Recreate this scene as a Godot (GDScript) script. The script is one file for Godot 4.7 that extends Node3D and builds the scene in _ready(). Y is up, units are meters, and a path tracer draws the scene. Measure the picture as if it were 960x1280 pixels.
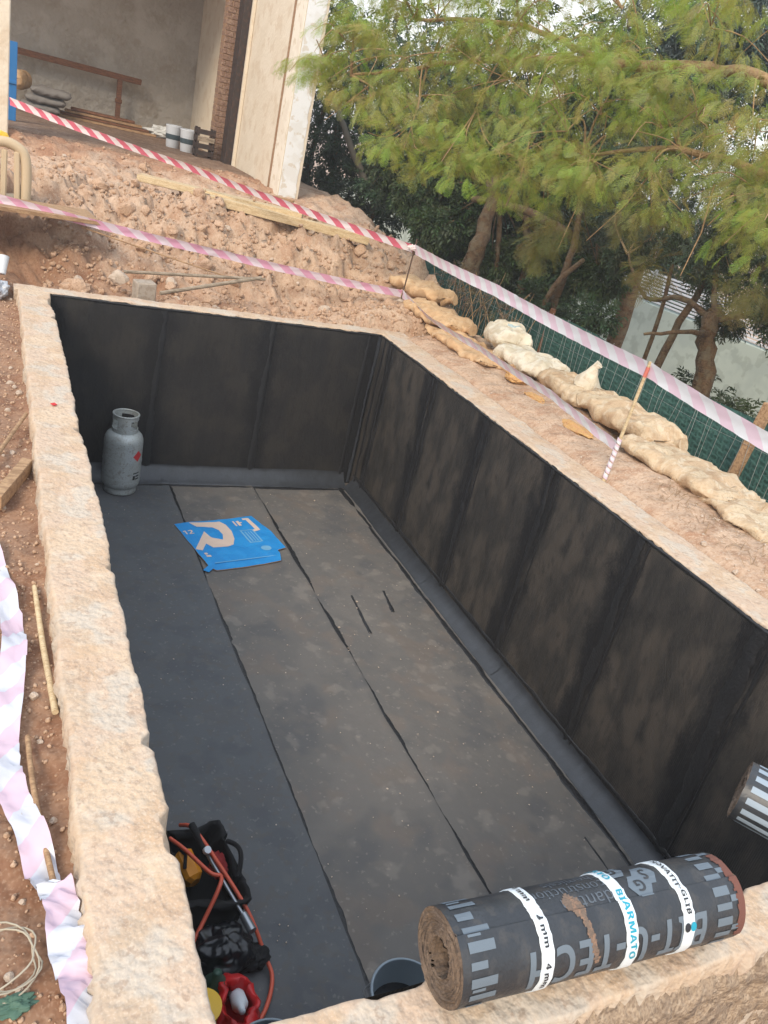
extends Node3D

# The pit: inner corner of the far left wall top is the origin; x right, z towards the viewer, wall tops at y = 0.
const W := 2.912
const L := 5.9
const H := 1.581

var rng := RandomNumberGenerator.new()
var M := {}
var names := {}
var n_a := FastNoiseLite.new()
var n_b := FastNoiseLite.new()
var n_c := FastNoiseLite.new()

# ---------------------------------------------------------------- mesh builder
class B:
	var v := PackedVector3Array()
	var uv := PackedVector2Array()
	var c := PackedColorArray()
	var i := PackedInt32Array()
	func p(a: Vector3, t := Vector2.ZERO) -> int:
		v.append(a); uv.append(t); return v.size() - 1
	func tri(a: int, b: int, d: int) -> void:
		i.append(a); i.append(b); i.append(d)
	func quad(a: int, b: int, d: int, e: int) -> void:
		tri(a, b, d); tri(a, d, e)
	func face(a: Vector3, b: Vector3, d: Vector3, e: Vector3) -> void:
		var q := p(a, Vector2(0, 0)); p(b, Vector2(1, 0)); p(d, Vector2(1, 1)); p(e, Vector2(0, 1))
		quad(q, q + 1, q + 2, q + 3)
	# rows of points of the same length; around closes each row on itself
	func grid(rows: Array, around := false, uvs: Array = []) -> void:
		var first := v.size()
		var n: int = rows[0].size()
		for r in rows.size():
			for k in n:
				p(rows[r][k], uvs[r][k] if uvs else Vector2(float(k) / (n - 1), float(r) / maxf(1, rows.size() - 1)))
		for r in rows.size() - 1:
			for k in (n if around else n - 1):
				var k2 := (k + 1) % n
				quad(first + r * n + k, first + r * n + k2, first + (r + 1) * n + k2, first + (r + 1) * n + k)
	func fan(ring: Array, flip := false) -> void:
		var mid := Vector3.ZERO
		for q in ring: mid += q
		var m := p(mid / ring.size(), Vector2(0.5, 0.5))
		var first := v.size()
		for q in ring: p(q, Vector2(0, 0))
		for k in ring.size():
			var a := first + k
			var b := first + (k + 1) % ring.size()
			if flip: tri(m, b, a)
			else: tri(m, a, b)
	func mesh(smooth := true, angle := 50.0) -> ArrayMesh:
		var vs := v; var us := uv; var ix := i; var cs := c
		var fn := PackedVector3Array()
		for t in range(0, ix.size(), 3):
			fn.append((vs[ix[t + 2]] - vs[ix[t]]).cross(vs[ix[t + 1]] - vs[ix[t]]))
		var ns := PackedVector3Array()
		if smooth:
			ns.resize(vs.size())
			for t in fn.size():
				for k in 3: ns[ix[t * 3 + k]] += fn[t]
			for k in ns.size(): ns[k] = ns[k].normalized() if ns[k].length_squared() > 1e-20 else Vector3.UP
		else:
			var v2 := PackedVector3Array(); var u2 := PackedVector2Array(); var c2 := PackedColorArray(); var i2 := PackedInt32Array()
			for t in fn.size():
				var nn := fn[t].normalized() if fn[t].length_squared() > 1e-20 else Vector3.UP
				for k in 3:
					v2.append(vs[ix[t * 3 + k]]); u2.append(us[ix[t * 3 + k]]); ns.append(nn); i2.append(t * 3 + k)
					if cs.size(): c2.append(cs[ix[t * 3 + k]])
			vs = v2; us = u2; ix = i2; cs = c2
		var a := []
		a.resize(Mesh.ARRAY_MAX)
		a[Mesh.ARRAY_VERTEX] = vs; a[Mesh.ARRAY_NORMAL] = ns; a[Mesh.ARRAY_TEX_UV] = us; a[Mesh.ARRAY_INDEX] = ix
		if cs.size() == vs.size(): a[Mesh.ARRAY_COLOR] = cs
		var m := ArrayMesh.new()
		m.add_surface_from_arrays(Mesh.PRIMITIVE_TRIANGLES, a)
		return m

# ---------------------------------------------------------------- naming
func numbered(n: String) -> String:
	if not names.has(n):
		names[n] = 0
		return n
	names[n] += 1
	return "%s_%03d" % [n, names[n]]

func tag(o: Node, label: String, category: String, group := "") -> Node:
	o.set_meta("label", label); o.set_meta("category", category)
	if group: o.set_meta("group", group)
	return o

func thing(called: String, label: String, category: String, at := Vector3.ZERO, group := "") -> Node3D:
	var o := Node3D.new()
	o.name = numbered(called); add_child(o); o.position = at
	tag(o, label, category, group)
	return o

func obj(called: String, mesh: Mesh, mat: Material, parent: Node = self) -> MeshInstance3D:
	var o := MeshInstance3D.new()
	o.name = numbered(called) if parent == self else called
	o.mesh = mesh; o.material_override = mat
	parent.add_child(o, true)
	return o

func struct(called: String, mesh: Mesh, mat: Material) -> MeshInstance3D:
	var o := obj(called, mesh, mat)
	o.set_meta("kind", "structure")
	return o

func rf(a: float, b: float) -> float:
	return rng.randf_range(a, b)

# ---------------------------------------------------------------- textures and materials
func noise_image(size: int, freq: float, seed_: int, oct := 4, type := FastNoiseLite.TYPE_SIMPLEX_SMOOTH) -> PackedByteArray:
	var n := FastNoiseLite.new()
	n.noise_type = type; n.frequency = freq / size; n.seed = seed_; n.fractal_octaves = oct
	var im := n.get_seamless_image(size, size)
	im.convert(Image.FORMAT_L8)
	return im.get_data()

# layers: [frequency, seed, from, to, colour, strength]: where the noise passes from..to the colour comes in
func blend_tex(size: int, base: Color, layers: Array) -> ImageTexture:
	var n := size * size
	var r := PackedFloat32Array(); var g := PackedFloat32Array(); var b := PackedFloat32Array()
	r.resize(n); g.resize(n); b.resize(n)
	r.fill(base.r); g.fill(base.g); b.fill(base.b)
	for l in layers:
		var d := noise_image(size, l[0], l[1], l[6] if l.size() > 6 else 4)
		var lut := PackedFloat32Array(); lut.resize(256)
		for k in 256: lut[k] = smoothstep(l[2], l[3], k / 255.0) * l[5]
		var col: Color = l[4]
		for k in n:
			var t := lut[d[k]]
			if t > 0.0:
				r[k] += (col.r - r[k]) * t; g[k] += (col.g - g[k]) * t; b[k] += (col.b - b[k]) * t
	var out := PackedByteArray(); out.resize(n * 3)
	for k in n:
		out[k * 3] = int(clampf(r[k], 0, 1) * 255); out[k * 3 + 1] = int(clampf(g[k], 0, 1) * 255); out[k * 3 + 2] = int(clampf(b[k], 0, 1) * 255)
	return ImageTexture.create_from_image(Image.create_from_data(size, size, false, Image.FORMAT_RGB8, out))

# one wall sheet across its width: brown dust on black, molten bitumen run out along both edges
func sheet_tex(size: int, seed_: int, base: Color, dust: Color, black: Color) -> ImageTexture:
	var warp := noise_image(size, 5, seed_, 4); var patch := noise_image(size, 3, seed_ + 1, 3); var fine := noise_image(size, 50, seed_ + 2, 3); var blot := noise_image(size, 9, seed_ + 3, 4); var grain := noise_image(size, 200, seed_ + 4, 1)
	var out := PackedByteArray(); out.resize(size * size * 3)
	var streak := noise_image(size, 14, seed_ + 5, 4)
	for y in size:
		for x in size:
			var k := y * size + x
			var u := x / float(size)
			var edge := minf(u, 1.0 - u) + (warp[k] / 255.0 - 0.5) * 0.16 + (fine[k] / 255.0 - 0.5) * 0.05
			var c := base.lerp(dust, smoothstep(0.3, 0.75, patch[k] / 255.0) * 0.8)
			var st := streak[(y / 7) % size * size + x] / 255.0
			c = c.lerp(dust, smoothstep(0.5, 0.8, st) * 0.2).lerp(black, smoothstep(0.45, 0.2, st) * 0.2)
			c = c.lerp(black, smoothstep(0.19, 0.06, edge) * 0.95)
			c = c.lerp(black, smoothstep(0.58, 0.9, blot[k] / 255.0) * 0.3)
			c = c.lerp(dust, smoothstep(0.52, 0.8, fine[k] / 255.0) * 0.25)
			var g := 0.86 + 0.28 * grain[k] / 255.0
			out[k * 3] = int(clampf(c.r * g, 0, 1) * 255); out[k * 3 + 1] = int(clampf(c.g * g, 0, 1) * 255); out[k * 3 + 2] = int(clampf(c.b * g, 0, 1) * 255)
	return ImageTexture.create_from_image(Image.create_from_data(size, size, false, Image.FORMAT_RGB8, out))

func bump(size: int, freq: float, seed_: int, strength: float, oct := 5) -> ImageTexture:
	var im := Image.create_from_data(size, size, false, Image.FORMAT_L8, noise_image(size, freq, seed_, oct))
	im.convert(Image.FORMAT_RGBA8)
	im.bump_map_to_normal_map(strength)
	return ImageTexture.create_from_image(im)

func rgb(r: int, g: int, b: int) -> Color:
	return Color8(r, g, b)

func plain(c: Color, rough := 0.8, metal := 0.0) -> StandardMaterial3D:
	var m := StandardMaterial3D.new()
	m.albedo_color = c; m.roughness = rough; m.metallic = metal
	return m

func tri(tex: Texture2D, metres: float, rough: float, nrm: Texture2D = null, nscale := 1.0) -> StandardMaterial3D:
	var m := StandardMaterial3D.new()
	m.albedo_texture = tex; m.roughness = rough
	m.uv1_triplanar = true; m.uv1_world_triplanar = true
	m.uv1_scale = Vector3.ONE / metres
	if nrm:
		m.normal_enabled = true; m.normal_texture = nrm; m.normal_scale = nscale
	return m

func make_materials() -> void:
	var bump_fine := bump(512, 40, 11, 6.0)
	var bump_mid := bump(512, 14, 12, 9.0)
	M.soil = tri(blend_tex(1024, rgb(177, 151, 128), [
		[5, 1, 0.45, 0.7, rgb(190, 164, 140), 0.8], [7, 2, 0.5, 0.68, rgb(150, 112, 86), 0.75],
		[40, 3, 0.5, 0.75, rgb(184, 160, 138), 0.55], [70, 4, 0.52, 0.72, rgb(136, 104, 80), 0.5], [160, 5, 0.62, 0.75, rgb(205, 190, 172), 0.6]]), 2.3, 0.95, bump_mid, 0.6)
	M.soil.vertex_color_use_as_albedo = true
	M.clod = tri(blend_tex(256, rgb(182, 152, 126), [[6, 6, 0.45, 0.7, rgb(190, 162, 138), 0.7], [30, 7, 0.5, 0.75, rgb(128, 98, 76), 0.6]]), 0.5, 0.95, bump_fine, 0.8)
	M.stone = tri(blend_tex(256, rgb(186, 168, 150), [[6, 8, 0.45, 0.7, rgb(160, 142, 124), 0.7], [40, 9, 0.5, 0.75, rgb(206, 194, 180), 0.6]]), 0.4, 0.9, bump_fine, 0.8)
	M.concrete = tri(blend_tex(1024, rgb(189, 166, 144), [
		[3, 21, 0.46, 0.62, rgb(194, 172, 146), 0.8], [4, 22, 0.54, 0.68, rgb(186, 177, 163), 0.8],
		[3, 23, 0.58, 0.74, rgb(180, 152, 124), 0.6], [20, 24, 0.56, 0.74, rgb(200, 184, 164), 0.5],
		[60, 25, 0.58, 0.74, rgb(166, 144, 124), 0.25], [22, 28, 0.67, 0.78, rgb(146, 122, 104), 0.4], [140, 26, 0.62, 0.74, rgb(212, 200, 184), 0.35]]), 1.3, 0.95, bump_fine, 0.4)
	M.render_rough = tri(blend_tex(512, rgb(160, 140, 118), [[5, 27, 0.45, 0.65, rgb(128, 112, 96), 0.8], [30, 28, 0.5, 0.7, rgb(186, 168, 146), 0.6], [70, 29, 0.55, 0.7, rgb(96, 80, 66), 0.5]]), 0.8, 0.95, bump_mid, 1.4)
	# bitumen sheets on the floor: dust, trodden mud and specks
	var floor_layers := [
		[3, 31, 0.44, 0.66, rgb(104, 100, 95), 0.8], [5, 32, 0.56, 0.8, rgb(108, 98, 89), 0.6], [4, 33, 0.56, 0.78, rgb(80, 80, 81), 0.6],
		[18, 34, 0.58, 0.8, rgb(112, 104, 96), 0.25], [9, 36, 0.68, 0.84, rgb(138, 130, 120), 0.38], [50, 38, 0.74, 0.84, rgb(150, 140, 128), 0.4]]
	M.floor_dusty = tri(blend_tex(1024, rgb(96, 93, 89), floor_layers), 2.7, 0.8, bump_mid, 0.12)
	M.floor_clean = tri(blend_tex(1024, rgb(82, 84, 86), [
		[4, 41, 0.5, 0.7, rgb(82, 82, 82), 0.7], [6, 42, 0.54, 0.74, rgb(72, 74, 78), 0.6], [24, 43, 0.6, 0.75, rgb(86, 80, 74), 0.4],
		[10, 45, 0.68, 0.84, rgb(106, 104, 101), 0.25], [50, 46, 0.74, 0.84, rgb(130, 126, 120), 0.4]]), 2.3, 0.76, bump_mid, 0.12)
	# bitumen sheets on the walls, ribbed along their length
	var rib := Image.create(512, 512, false, Image.FORMAT_RGBA8)
	var rn := FastNoiseLite.new(); rn.seed = 5; rn.frequency = 0.03
	for y in 512:
		for x in 512:
			var h := 0.5 + 0.2 * sin(x / 512.0 * TAU * 90.0 + 0.8 * rn.get_noise_2d(0, y)) * (0.5 + 0.9 * rn.get_noise_2d(x * 0.5, y * 0.5 + 300)) + 0.25 * rn.get_noise_2d(x * 3.0, y * 1.6)
			rib.set_pixel(x, y, Color(h, h, h))
	rib.bump_map_to_normal_map(5.0)
	var ribs := ImageTexture.create_from_image(rib)
	M.sheet = StandardMaterial3D.new()
	M.sheet.albedo_texture = sheet_tex(1024, 51, rgb(46, 44, 42), rgb(70, 64, 58), rgb(20, 20, 22))
	M.sheet.roughness = 0.62; M.sheet.normal_enabled = true; M.sheet.normal_texture = ribs; M.sheet.normal_scale = 0.5
	M.sheet.metallic_specular = 0.4
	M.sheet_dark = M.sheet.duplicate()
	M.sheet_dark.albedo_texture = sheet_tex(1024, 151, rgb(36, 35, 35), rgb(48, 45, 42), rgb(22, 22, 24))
	M.bitumen = plain(rgb(27, 27, 29), 0.48)
	M.bitumen.normal_enabled = true; M.bitumen.normal_texture = bump_mid; M.bitumen.normal_scale = 0.5
	M.bitumen.uv1_triplanar = true; M.bitumen.uv1_world_triplanar = true; M.bitumen.uv1_scale = Vector3.ONE * 3
	M.cant = tri(blend_tex(512, rgb(44, 47, 52), [[4, 57, 0.5, 0.74, rgb(54, 58, 64), 0.7], [9, 58, 0.58, 0.74, rgb(38, 40, 44), 0.7], [90, 59, 0.7, 0.78, rgb(100, 98, 94), 0.3]]), 0.9, 0.34, bump_mid, 0.1)
	# building
	M.plaster = tri(blend_tex(1024, rgb(172, 164, 152), [
		[3, 61, 0.42, 0.7, rgb(164, 155, 142), 0.8], [5, 62, 0.52, 0.74, rgb(186, 179, 168), 0.7], [7, 63, 0.62, 0.8, rgb(154, 142, 126), 0.5], [40, 64, 0.56, 0.75, rgb(184, 176, 164), 0.4]]), 5.0, 0.92, bump_fine, 0.4)
	M.plaster_cream = tri(blend_tex(512, rgb(212, 200, 180), [[4, 65, 0.48, 0.66, rgb(218, 207, 188), 0.8], [7, 66, 0.58, 0.76, rgb(198, 180, 156), 0.5], [40, 67, 0.58, 0.75, rgb(216, 204, 184), 0.2]]), 2.5, 0.92, bump_fine, 0.12)
	M.white_paint = tri(blend_tex(512, rgb(222, 224, 224), [[4, 68, 0.5, 0.7, rgb(212, 212, 208), 0.7], [9, 69, 0.64, 0.76, rgb(196, 184, 166), 0.6]]), 1.6, 0.85, bump_fine, 0.08)
	M.cream_paint = tri(blend_tex(512, rgb(226, 218, 202), [[4, 168, 0.5, 0.7, rgb(216, 206, 188), 0.7], [9, 169, 0.64, 0.76, rgb(200, 184, 160), 0.6]]), 1.6, 0.85, bump_fine, 0.08)
	M.bare_edge = tri(blend_tex(256, rgb(150, 118, 90), [[8, 70, 0.45, 0.7, rgb(176, 146, 116), 0.7]]), 0.6, 0.95, bump_fine, 0.8)
	M.brick = tri(blend_tex(256, rgb(140, 112, 94), [[6, 71, 0.45, 0.7, rgb(158, 132, 112), 0.8], [20, 72, 0.5, 0.7, rgb(118, 90, 76), 0.6]]), 0.9, 0.95, bump_fine, 0.6)
	M.slab = tri(blend_tex(512, rgb(128, 104, 86), [[4, 73, 0.45, 0.65, rgb(110, 84, 66), 0.8], [8, 74, 0.55, 0.7, rgb(150, 130, 112), 0.7], [40, 75, 0.56, 0.75, rgb(92, 72, 58), 0.5]]), 2.0, 0.95, bump_fine, 0.6)
	M.dark_steel = tri(blend_tex(256, rgb(52, 42, 38), [[6, 76, 0.5, 0.7, rgb(74, 52, 42), 0.8]]), 0.7, 0.7)
	# timber
	M.wood_pale = wood(rgb(206, 186, 150), rgb(176, 150, 112), 81)
	M.wood_old = wood(rgb(172, 140, 106), rgb(130, 100, 72), 82)
	M.wood_brown = wood(rgb(128, 86, 60), rgb(92, 60, 42), 83)
	M.wood_grey = wood(rgb(156, 142, 124), rgb(112, 98, 82), 84)
	M.bark = tri(blend_tex(512, rgb(104, 80, 56), [[8, 85, 0.45, 0.65, rgb(74, 56, 40), 0.8], [30, 86, 0.5, 0.7, rgb(134, 108, 80), 0.6], [5, 87, 0.58, 0.7, rgb(120, 112, 92), 0.6]]), 0.7, 0.95, bump_mid, 1.2)
	M.bark_pale = tri(blend_tex(256, rgb(160, 132, 98), [[8, 88, 0.45, 0.65, rgb(124, 96, 66), 0.8], [30, 89, 0.5, 0.7, rgb(186, 162, 128), 0.6]]), 0.6, 0.95, bump_mid, 0.8)
	# woven bags
	var wv := Image.create(128, 128, false, Image.FORMAT_RGBA8)
	for y in 128:
		for x in 128:
			var t := (0.5 + 0.5 * sin(x / 128.0 * TAU * 16)) if (x / 8 + y / 8) % 2 == 0 else (0.5 + 0.5 * sin(y / 128.0 * TAU * 16))
			wv.set_pixel(x, y, Color(t, t, t))
	wv.bump_map_to_normal_map(2.0)
	var weave := ImageTexture.create_from_image(wv)
	M.sack = tri(blend_tex(512, rgb(200, 180, 150), [[3, 91, 0.44, 0.64, rgb(188, 160, 128), 0.8], [8, 92, 0.56, 0.7, rgb(210, 196, 172), 0.7], [6, 193, 0.56, 0.74, rgb(160, 130, 100), 0.6], [24, 93, 0.6, 0.74, rgb(170, 142, 110), 0.5]]), 0.9, 0.85, bump_fine, 0.6)
	M.sack_pale = tri(blend_tex(512, rgb(216, 208, 190), [[5, 94, 0.48, 0.66, rgb(202, 188, 162), 0.8], [9, 95, 0.6, 0.72, rgb(180, 160, 132), 0.6]]), 0.8, 0.8, bump_fine, 0.6)
	M.sack_tan = tri(blend_tex(512, rgb(192, 158, 120), [[4, 96, 0.46, 0.66, rgb(204, 176, 140), 0.8], [9, 97, 0.56, 0.7, rgb(170, 134, 98), 0.7]]), 0.8, 0.9, bump_fine, 0.6)
	M.net = tri(blend_tex(256, rgb(46, 84, 78), [[5, 98, 0.45, 0.7, rgb(58, 96, 88), 0.8], [60, 99, 0.5, 0.7, rgb(38, 70, 64), 0.5]]), 0.8, 0.8, weave, 0.6)
	M.wire = plain(rgb(168, 172, 170), 0.45, 0.6)
	M.boundary = tri(blend_tex(512, rgb(168, 180, 172), [[3, 101, 0.45, 0.7, rgb(156, 168, 162), 0.8], [8, 102, 0.58, 0.72, rgb(140, 150, 142), 0.5]]), 3.0, 0.9)
	M.white_metal = plain(rgb(214, 218, 224), 0.45)
	# cylinder
	M.silver = tri(blend_tex(256, rgb(172, 178, 177), [[4, 103, 0.5, 0.7, rgb(160, 166, 164), 0.8], [7, 104, 0.64, 0.76, rgb(132, 130, 122), 0.7], [30, 304, 0.68, 0.76, rgb(120, 104, 88), 0.6]]), 0.4, 0.42)
	M.silver.metallic = 0.25
	M.brass = plain(rgb(150, 120, 60), 0.35, 0.9)
	M.red_print = plain(rgb(190, 40, 44), 0.6)
	M.black_print = plain(rgb(30, 32, 34), 0.6)
	# cardboard and rolls
	M.blue_card = tri(blend_tex(256, rgb(20, 132, 200), [[4, 106, 0.5, 0.7, rgb(28, 142, 208), 0.8], [40, 107, 0.6, 0.75, rgb(40, 128, 186), 0.5]]), 0.7, 0.6)
	M.card_print = plain(rgb(206, 184, 168), 0.75)
	M.card_print_faint = plain(rgb(110, 166, 200), 0.7)
	M.card_core = plain(rgb(168, 132, 92), 0.9)
	M.roll = tri(blend_tex(512, rgb(44, 48, 53), [[4, 111, 0.48, 0.7, rgb(54, 58, 63), 0.8], [8, 112, 0.6, 0.75, rgb(74, 70, 66), 0.5], [60, 113, 0.56, 0.75, rgb(36, 38, 41), 0.4]]), 0.5, 0.42, bump_fine, 0.15)
	M.roll_end = tri(blend_tex(512, rgb(112, 94, 78), [[6, 114, 0.46, 0.66, rgb(92, 78, 68), 0.8], [12, 115, 0.55, 0.7, rgb(132, 114, 98), 0.6], [60, 116, 0.56, 0.72, rgb(60, 54, 50), 0.5]]), 0.35, 0.9, bump_mid, 0.6)
	M.roll_print = plain(rgb(100, 112, 122), 0.6)
	M.roll_print_dim = plain(rgb(86, 94, 102), 0.6)
	M.strap = plain(rgb(216, 224, 228), 0.5)
	M.strap_blue = plain(rgb(20, 150, 176), 0.5)
	M.strap_black = plain(rgb(36, 40, 46), 0.5)
	M.mud = tri(blend_tex(256, rgb(112, 96, 84), [[8, 117, 0.45, 0.7, rgb(146, 114, 92), 0.8], [30, 217, 0.5, 0.7, rgb(96, 84, 76), 0.7]]), 0.2, 0.95)
	M.red_dust = plain(rgb(108, 70, 60), 0.9)
	# tapes
	M.tape_red = stripes(rgb(204, 104, 124), rgb(220, 212, 215))
	M.tape_pink = stripes(rgb(212, 158, 184), rgb(216, 202, 212))
	M.tape_ground = stripes(rgb(204, 180, 194), rgb(198, 200, 208))
	M.tape_pale = stripes(rgb(214, 192, 206), rgb(216, 218, 223))
	# plastics and tools
	M.black_bag = plain(rgb(20, 22, 26), 0.32)
	M.black_cloth = plain(rgb(18, 17, 18), 0.9)
	M.red_plastic = plain(rgb(190, 24, 26), 0.45)
	M.yellow_plastic = plain(rgb(214, 170, 40), 0.5)
	M.amber_plastic = plain(rgb(214, 138, 28), 0.5)
	M.hose = plain(rgb(196, 84, 58), 0.5)
	M.steel = plain(rgb(150, 154, 158), 0.35, 0.8)
	M.grey_plastic = plain(rgb(134, 146, 154), 0.5)
	M.green_plastic = plain(rgb(44, 74, 60), 0.6)
	M.white_plastic = plain(rgb(200, 204, 208), 0.5)
	M.film = plain(Color(0.9, 0.92, 0.95, 0.45), 0.3); M.film.transparency = BaseMaterial3D.TRANSPARENCY_ALPHA
	M.blue_panel = plain(rgb(34, 108, 168), 0.6)
	M.cream_plastic = plain(rgb(188, 168, 138), 0.75)
	M.cement_bag = plain(rgb(120, 116, 112), 0.9)
	M.ochre = tri(blend_tex(256, rgb(190, 148, 92), [[6, 118, 0.45, 0.7, rgb(182, 130, 92), 0.8], [20, 119, 0.5, 0.7, rgb(198, 168, 122), 0.7]]), 0.3, 0.95, bump_mid, 1.0)
	M.grey_block = tri(blend_tex(256, rgb(168, 156, 142), [[8, 120, 0.45, 0.7, rgb(146, 132, 116), 0.8]]), 0.4, 0.95, bump_fine, 1.0)
	# leaves
	M.feather = leafy(1.0); M.broad = leafy(0.42)
	M.dry_leaf = plain(rgb(140, 112, 80), 0.9)

func wood(a: Color, b: Color, s: int) -> StandardMaterial3D:
	var m := tri(blend_tex(256, a, [[5, s, 0.45, 0.7, b, 0.7], [30, s + 40, 0.52, 0.72, b.darkened(0.2), 0.5]]), 0.5, 0.85, null)
	m.uv1_scale = Vector3(1.2, 6, 6)
	m.uv1_world_triplanar = false
	return m

func leafy(through: float) -> StandardMaterial3D:
	var m := StandardMaterial3D.new()
	m.vertex_color_use_as_albedo = true; m.roughness = 0.55
	m.backlight_enabled = true; m.backlight = Color(through, through, through * 0.6)
	return m

func stripes(a: Color, b: Color) -> StandardMaterial3D:
	var im := Image.create(128, 64, false, Image.FORMAT_RGB8)
	for y in 64:
		for x in 128:
			im.set_pixel(x, y, a if fposmod(x / 128.0 + y / 128.0, 1.0) < 0.5 else b)
	var m := plain(Color.WHITE, 0.5)
	m.albedo_texture = ImageTexture.create_from_image(im)
	m.backlight_enabled = true; m.backlight = Color(0.25, 0.25, 0.25)
	m.normal_enabled = false
	return m

# ---------------------------------------------------------------- shapes
# a box with its edges broken; the rough ends and sides wander by jitter
func box_into(b: B, at: Transform3D, s: Vector3, bevel := 0.004, jitter := 0.0) -> void:
	var h := s * 0.5
	bevel = minf(bevel, minf(h.x, minf(h.y, h.z)) * 0.45)
	var pts := []
	for zi in 4:
		var ring := []
		var end := zi == 0 or zi == 3
		var z: float = [-h.z, -h.z + bevel, h.z - bevel, h.z][zi]
		var k := bevel if end else 0.0
		for q in [[-1, -1, 1, 0], [-1, -1, 0, 1], [-1, 1, 0, -1], [-1, 1, 1, 0], [1, 1, -1, 0], [1, 1, 0, -1], [1, -1, 0, 1], [1, -1, -1, 0]]:
			var x: float = q[0] * (h.x - k) + q[2] * bevel
			var y: float = q[1] * (h.y - k) + q[3] * bevel
			ring.append(at * (Vector3(x, y, z) + Vector3(rf(-1, 1), rf(-1, 1), rf(-1, 1)) * jitter))
		pts.append(ring)
	b.grid(pts, true)
	b.fan(pts[0], true); b.fan(pts[3], false)

func box(s: Vector3, at := Transform3D(), bevel := 0.004, jitter := 0.0) -> Mesh:
	var b := B.new()
	box_into(b, at, s, bevel, jitter)
	return b.mesh(false)

func box3(lo: Vector3, hi: Vector3, bevel := 0.004) -> Mesh:
	return box(hi - lo, Transform3D(Basis(), (lo + hi) * 0.5), bevel)

func beam(a: Vector3, c: Vector3, w: float, h: float, bevel := 0.003, jitter := 0.0, roll := 0.0) -> Mesh:
	var d := c - a
	var z := d.normalized()
	var up := Vector3.UP if absf(z.y) < 0.95 else Vector3.RIGHT
	var x := up.cross(z).normalized()
	var y := z.cross(x)
	var bs := Basis(x, y, z) * Basis(Vector3(0, 0, 1), roll)
	return box(Vector3(w, h, d.length()), Transform3D(bs, (a + c) * 0.5), bevel, jitter)

func tube_into(b: B, pts: Array, radii: Array, sides := 8, rough := 0.0, caps := true) -> void:
	var rows := []
	var side := Vector3.ZERO
	for k in pts.size():
		var d: Vector3 = (pts[mini(k + 1, pts.size() - 1)] - pts[maxi(k - 1, 0)]).normalized()
		if side == Vector3.ZERO: side = d.cross(Vector3.UP if absf(d.y) < 0.9 else Vector3.RIGHT).normalized()
		side = (side - d * side.dot(d)).normalized()
		var up := d.cross(side)
		var r: float = radii[mini(k, radii.size() - 1)]
		var ring := []
		for s in sides:
			var a := TAU * s / sides
			ring.append(pts[k] + (side * cos(a) + up * sin(a)) * r * (1.0 + rf(-rough, rough)))
		rows.append(ring)
	b.grid(rows, true)
	if caps:
		b.fan(rows[0], true); b.fan(rows[-1], false)

func tube(pts: Array, radii: Array, sides := 8, rough := 0.0) -> Mesh:
	var b := B.new()
	tube_into(b, pts, radii, sides, rough)
	return b.mesh(true)

func lathe(profile: Array, sides := 32, at := Vector3.ZERO) -> Mesh:
	var b := B.new()
	var rows := []
	for q in profile:
		var ring := []
		for s in sides:
			var a := TAU * s / sides
			ring.append(at + Vector3(cos(a) * q.x, q.y, sin(a) * q.x))
		rows.append(ring)
	b.grid(rows, true)
	return b.mesh(true)

func smooth_path(pts: Array, per := 6) -> Array:
	var out := []
	for k in pts.size() - 1:
		var p0: Vector3 = pts[maxi(k - 1, 0)]; var p1: Vector3 = pts[k]; var p2: Vector3 = pts[k + 1]; var p3: Vector3 = pts[mini(k + 2, pts.size() - 1)]
		for j in per:
			out.append(p1.cubic_interpolate(p2, p0, p3, float(j) / per))
	out.append(pts[-1])
	return out

# a ribbon with a face that turns: widths lie along the given side directions
func ribbon(pts: Array, sides: Array, width: float, repeat: float, flutter := 0.0, off := 0.0) -> Mesh:
	var b := B.new()
	var rows := []; var uvs := []
	var run := off
	for k in pts.size():
		if k: run += (pts[k] - pts[k - 1]).length()
		var s: Vector3 = sides[k]
		var row := []; var ur := []
		var d: Vector3 = (pts[mini(k + 1, pts.size() - 1)] - pts[maxi(k - 1, 0)]).normalized()
		var nn := d.cross(s).normalized()
		for j in 5:
			var t := j / 4.0 - 0.5
			row.append(pts[k] + s * t * width + nn * (flutter * n_b.get_noise_3d(run * 60, t * 40, off * 31) + 0.06 * width * (t * t * 4 - 1)))
			ur.append(Vector2(run / repeat, t + 0.5))
		rows.append(row); uvs.append(ur)
	b.grid(rows, false, uvs)
	return b.mesh(true)

# a stone or clod: a ball pushed about and flattened on facets
func lump(r: float, seed_: int, flat_: float, sub := 9) -> Mesh:
	var b := B.new()
	var nn := FastNoiseLite.new(); nn.seed = seed_; nn.frequency = 0.9; nn.fractal_octaves = 3
	var lr := RandomNumberGenerator.new(); lr.seed = seed_
	var cuts := []
	for k in 7: cuts.append([Vector3(lr.randf_range(-1, 1), lr.randf_range(-1, 1), lr.randf_range(-1, 1)).normalized(), lr.randf_range(0.6, 0.85)])
	var rows := []
	for y in sub + 1:
		var ring := []
		for x in sub + 3:
			var a := TAU * x / (sub + 3); var e := PI * y / sub
			var d := Vector3(sin(e) * cos(a), cos(e), sin(e) * sin(a))
			var q := d * (1.0 + 0.35 * nn.get_noise_3dv(d * 1.3))
			for ct in cuts:
				var over: float = q.dot(ct[0]) - ct[1]
				if over > 0: q -= ct[0] * over * 0.9
			ring.append(q * r * Vector3(1, flat_, 0.85))
		rows.append(ring)
	b.grid(rows, true)
	return b.mesh(sub < 6)

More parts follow.
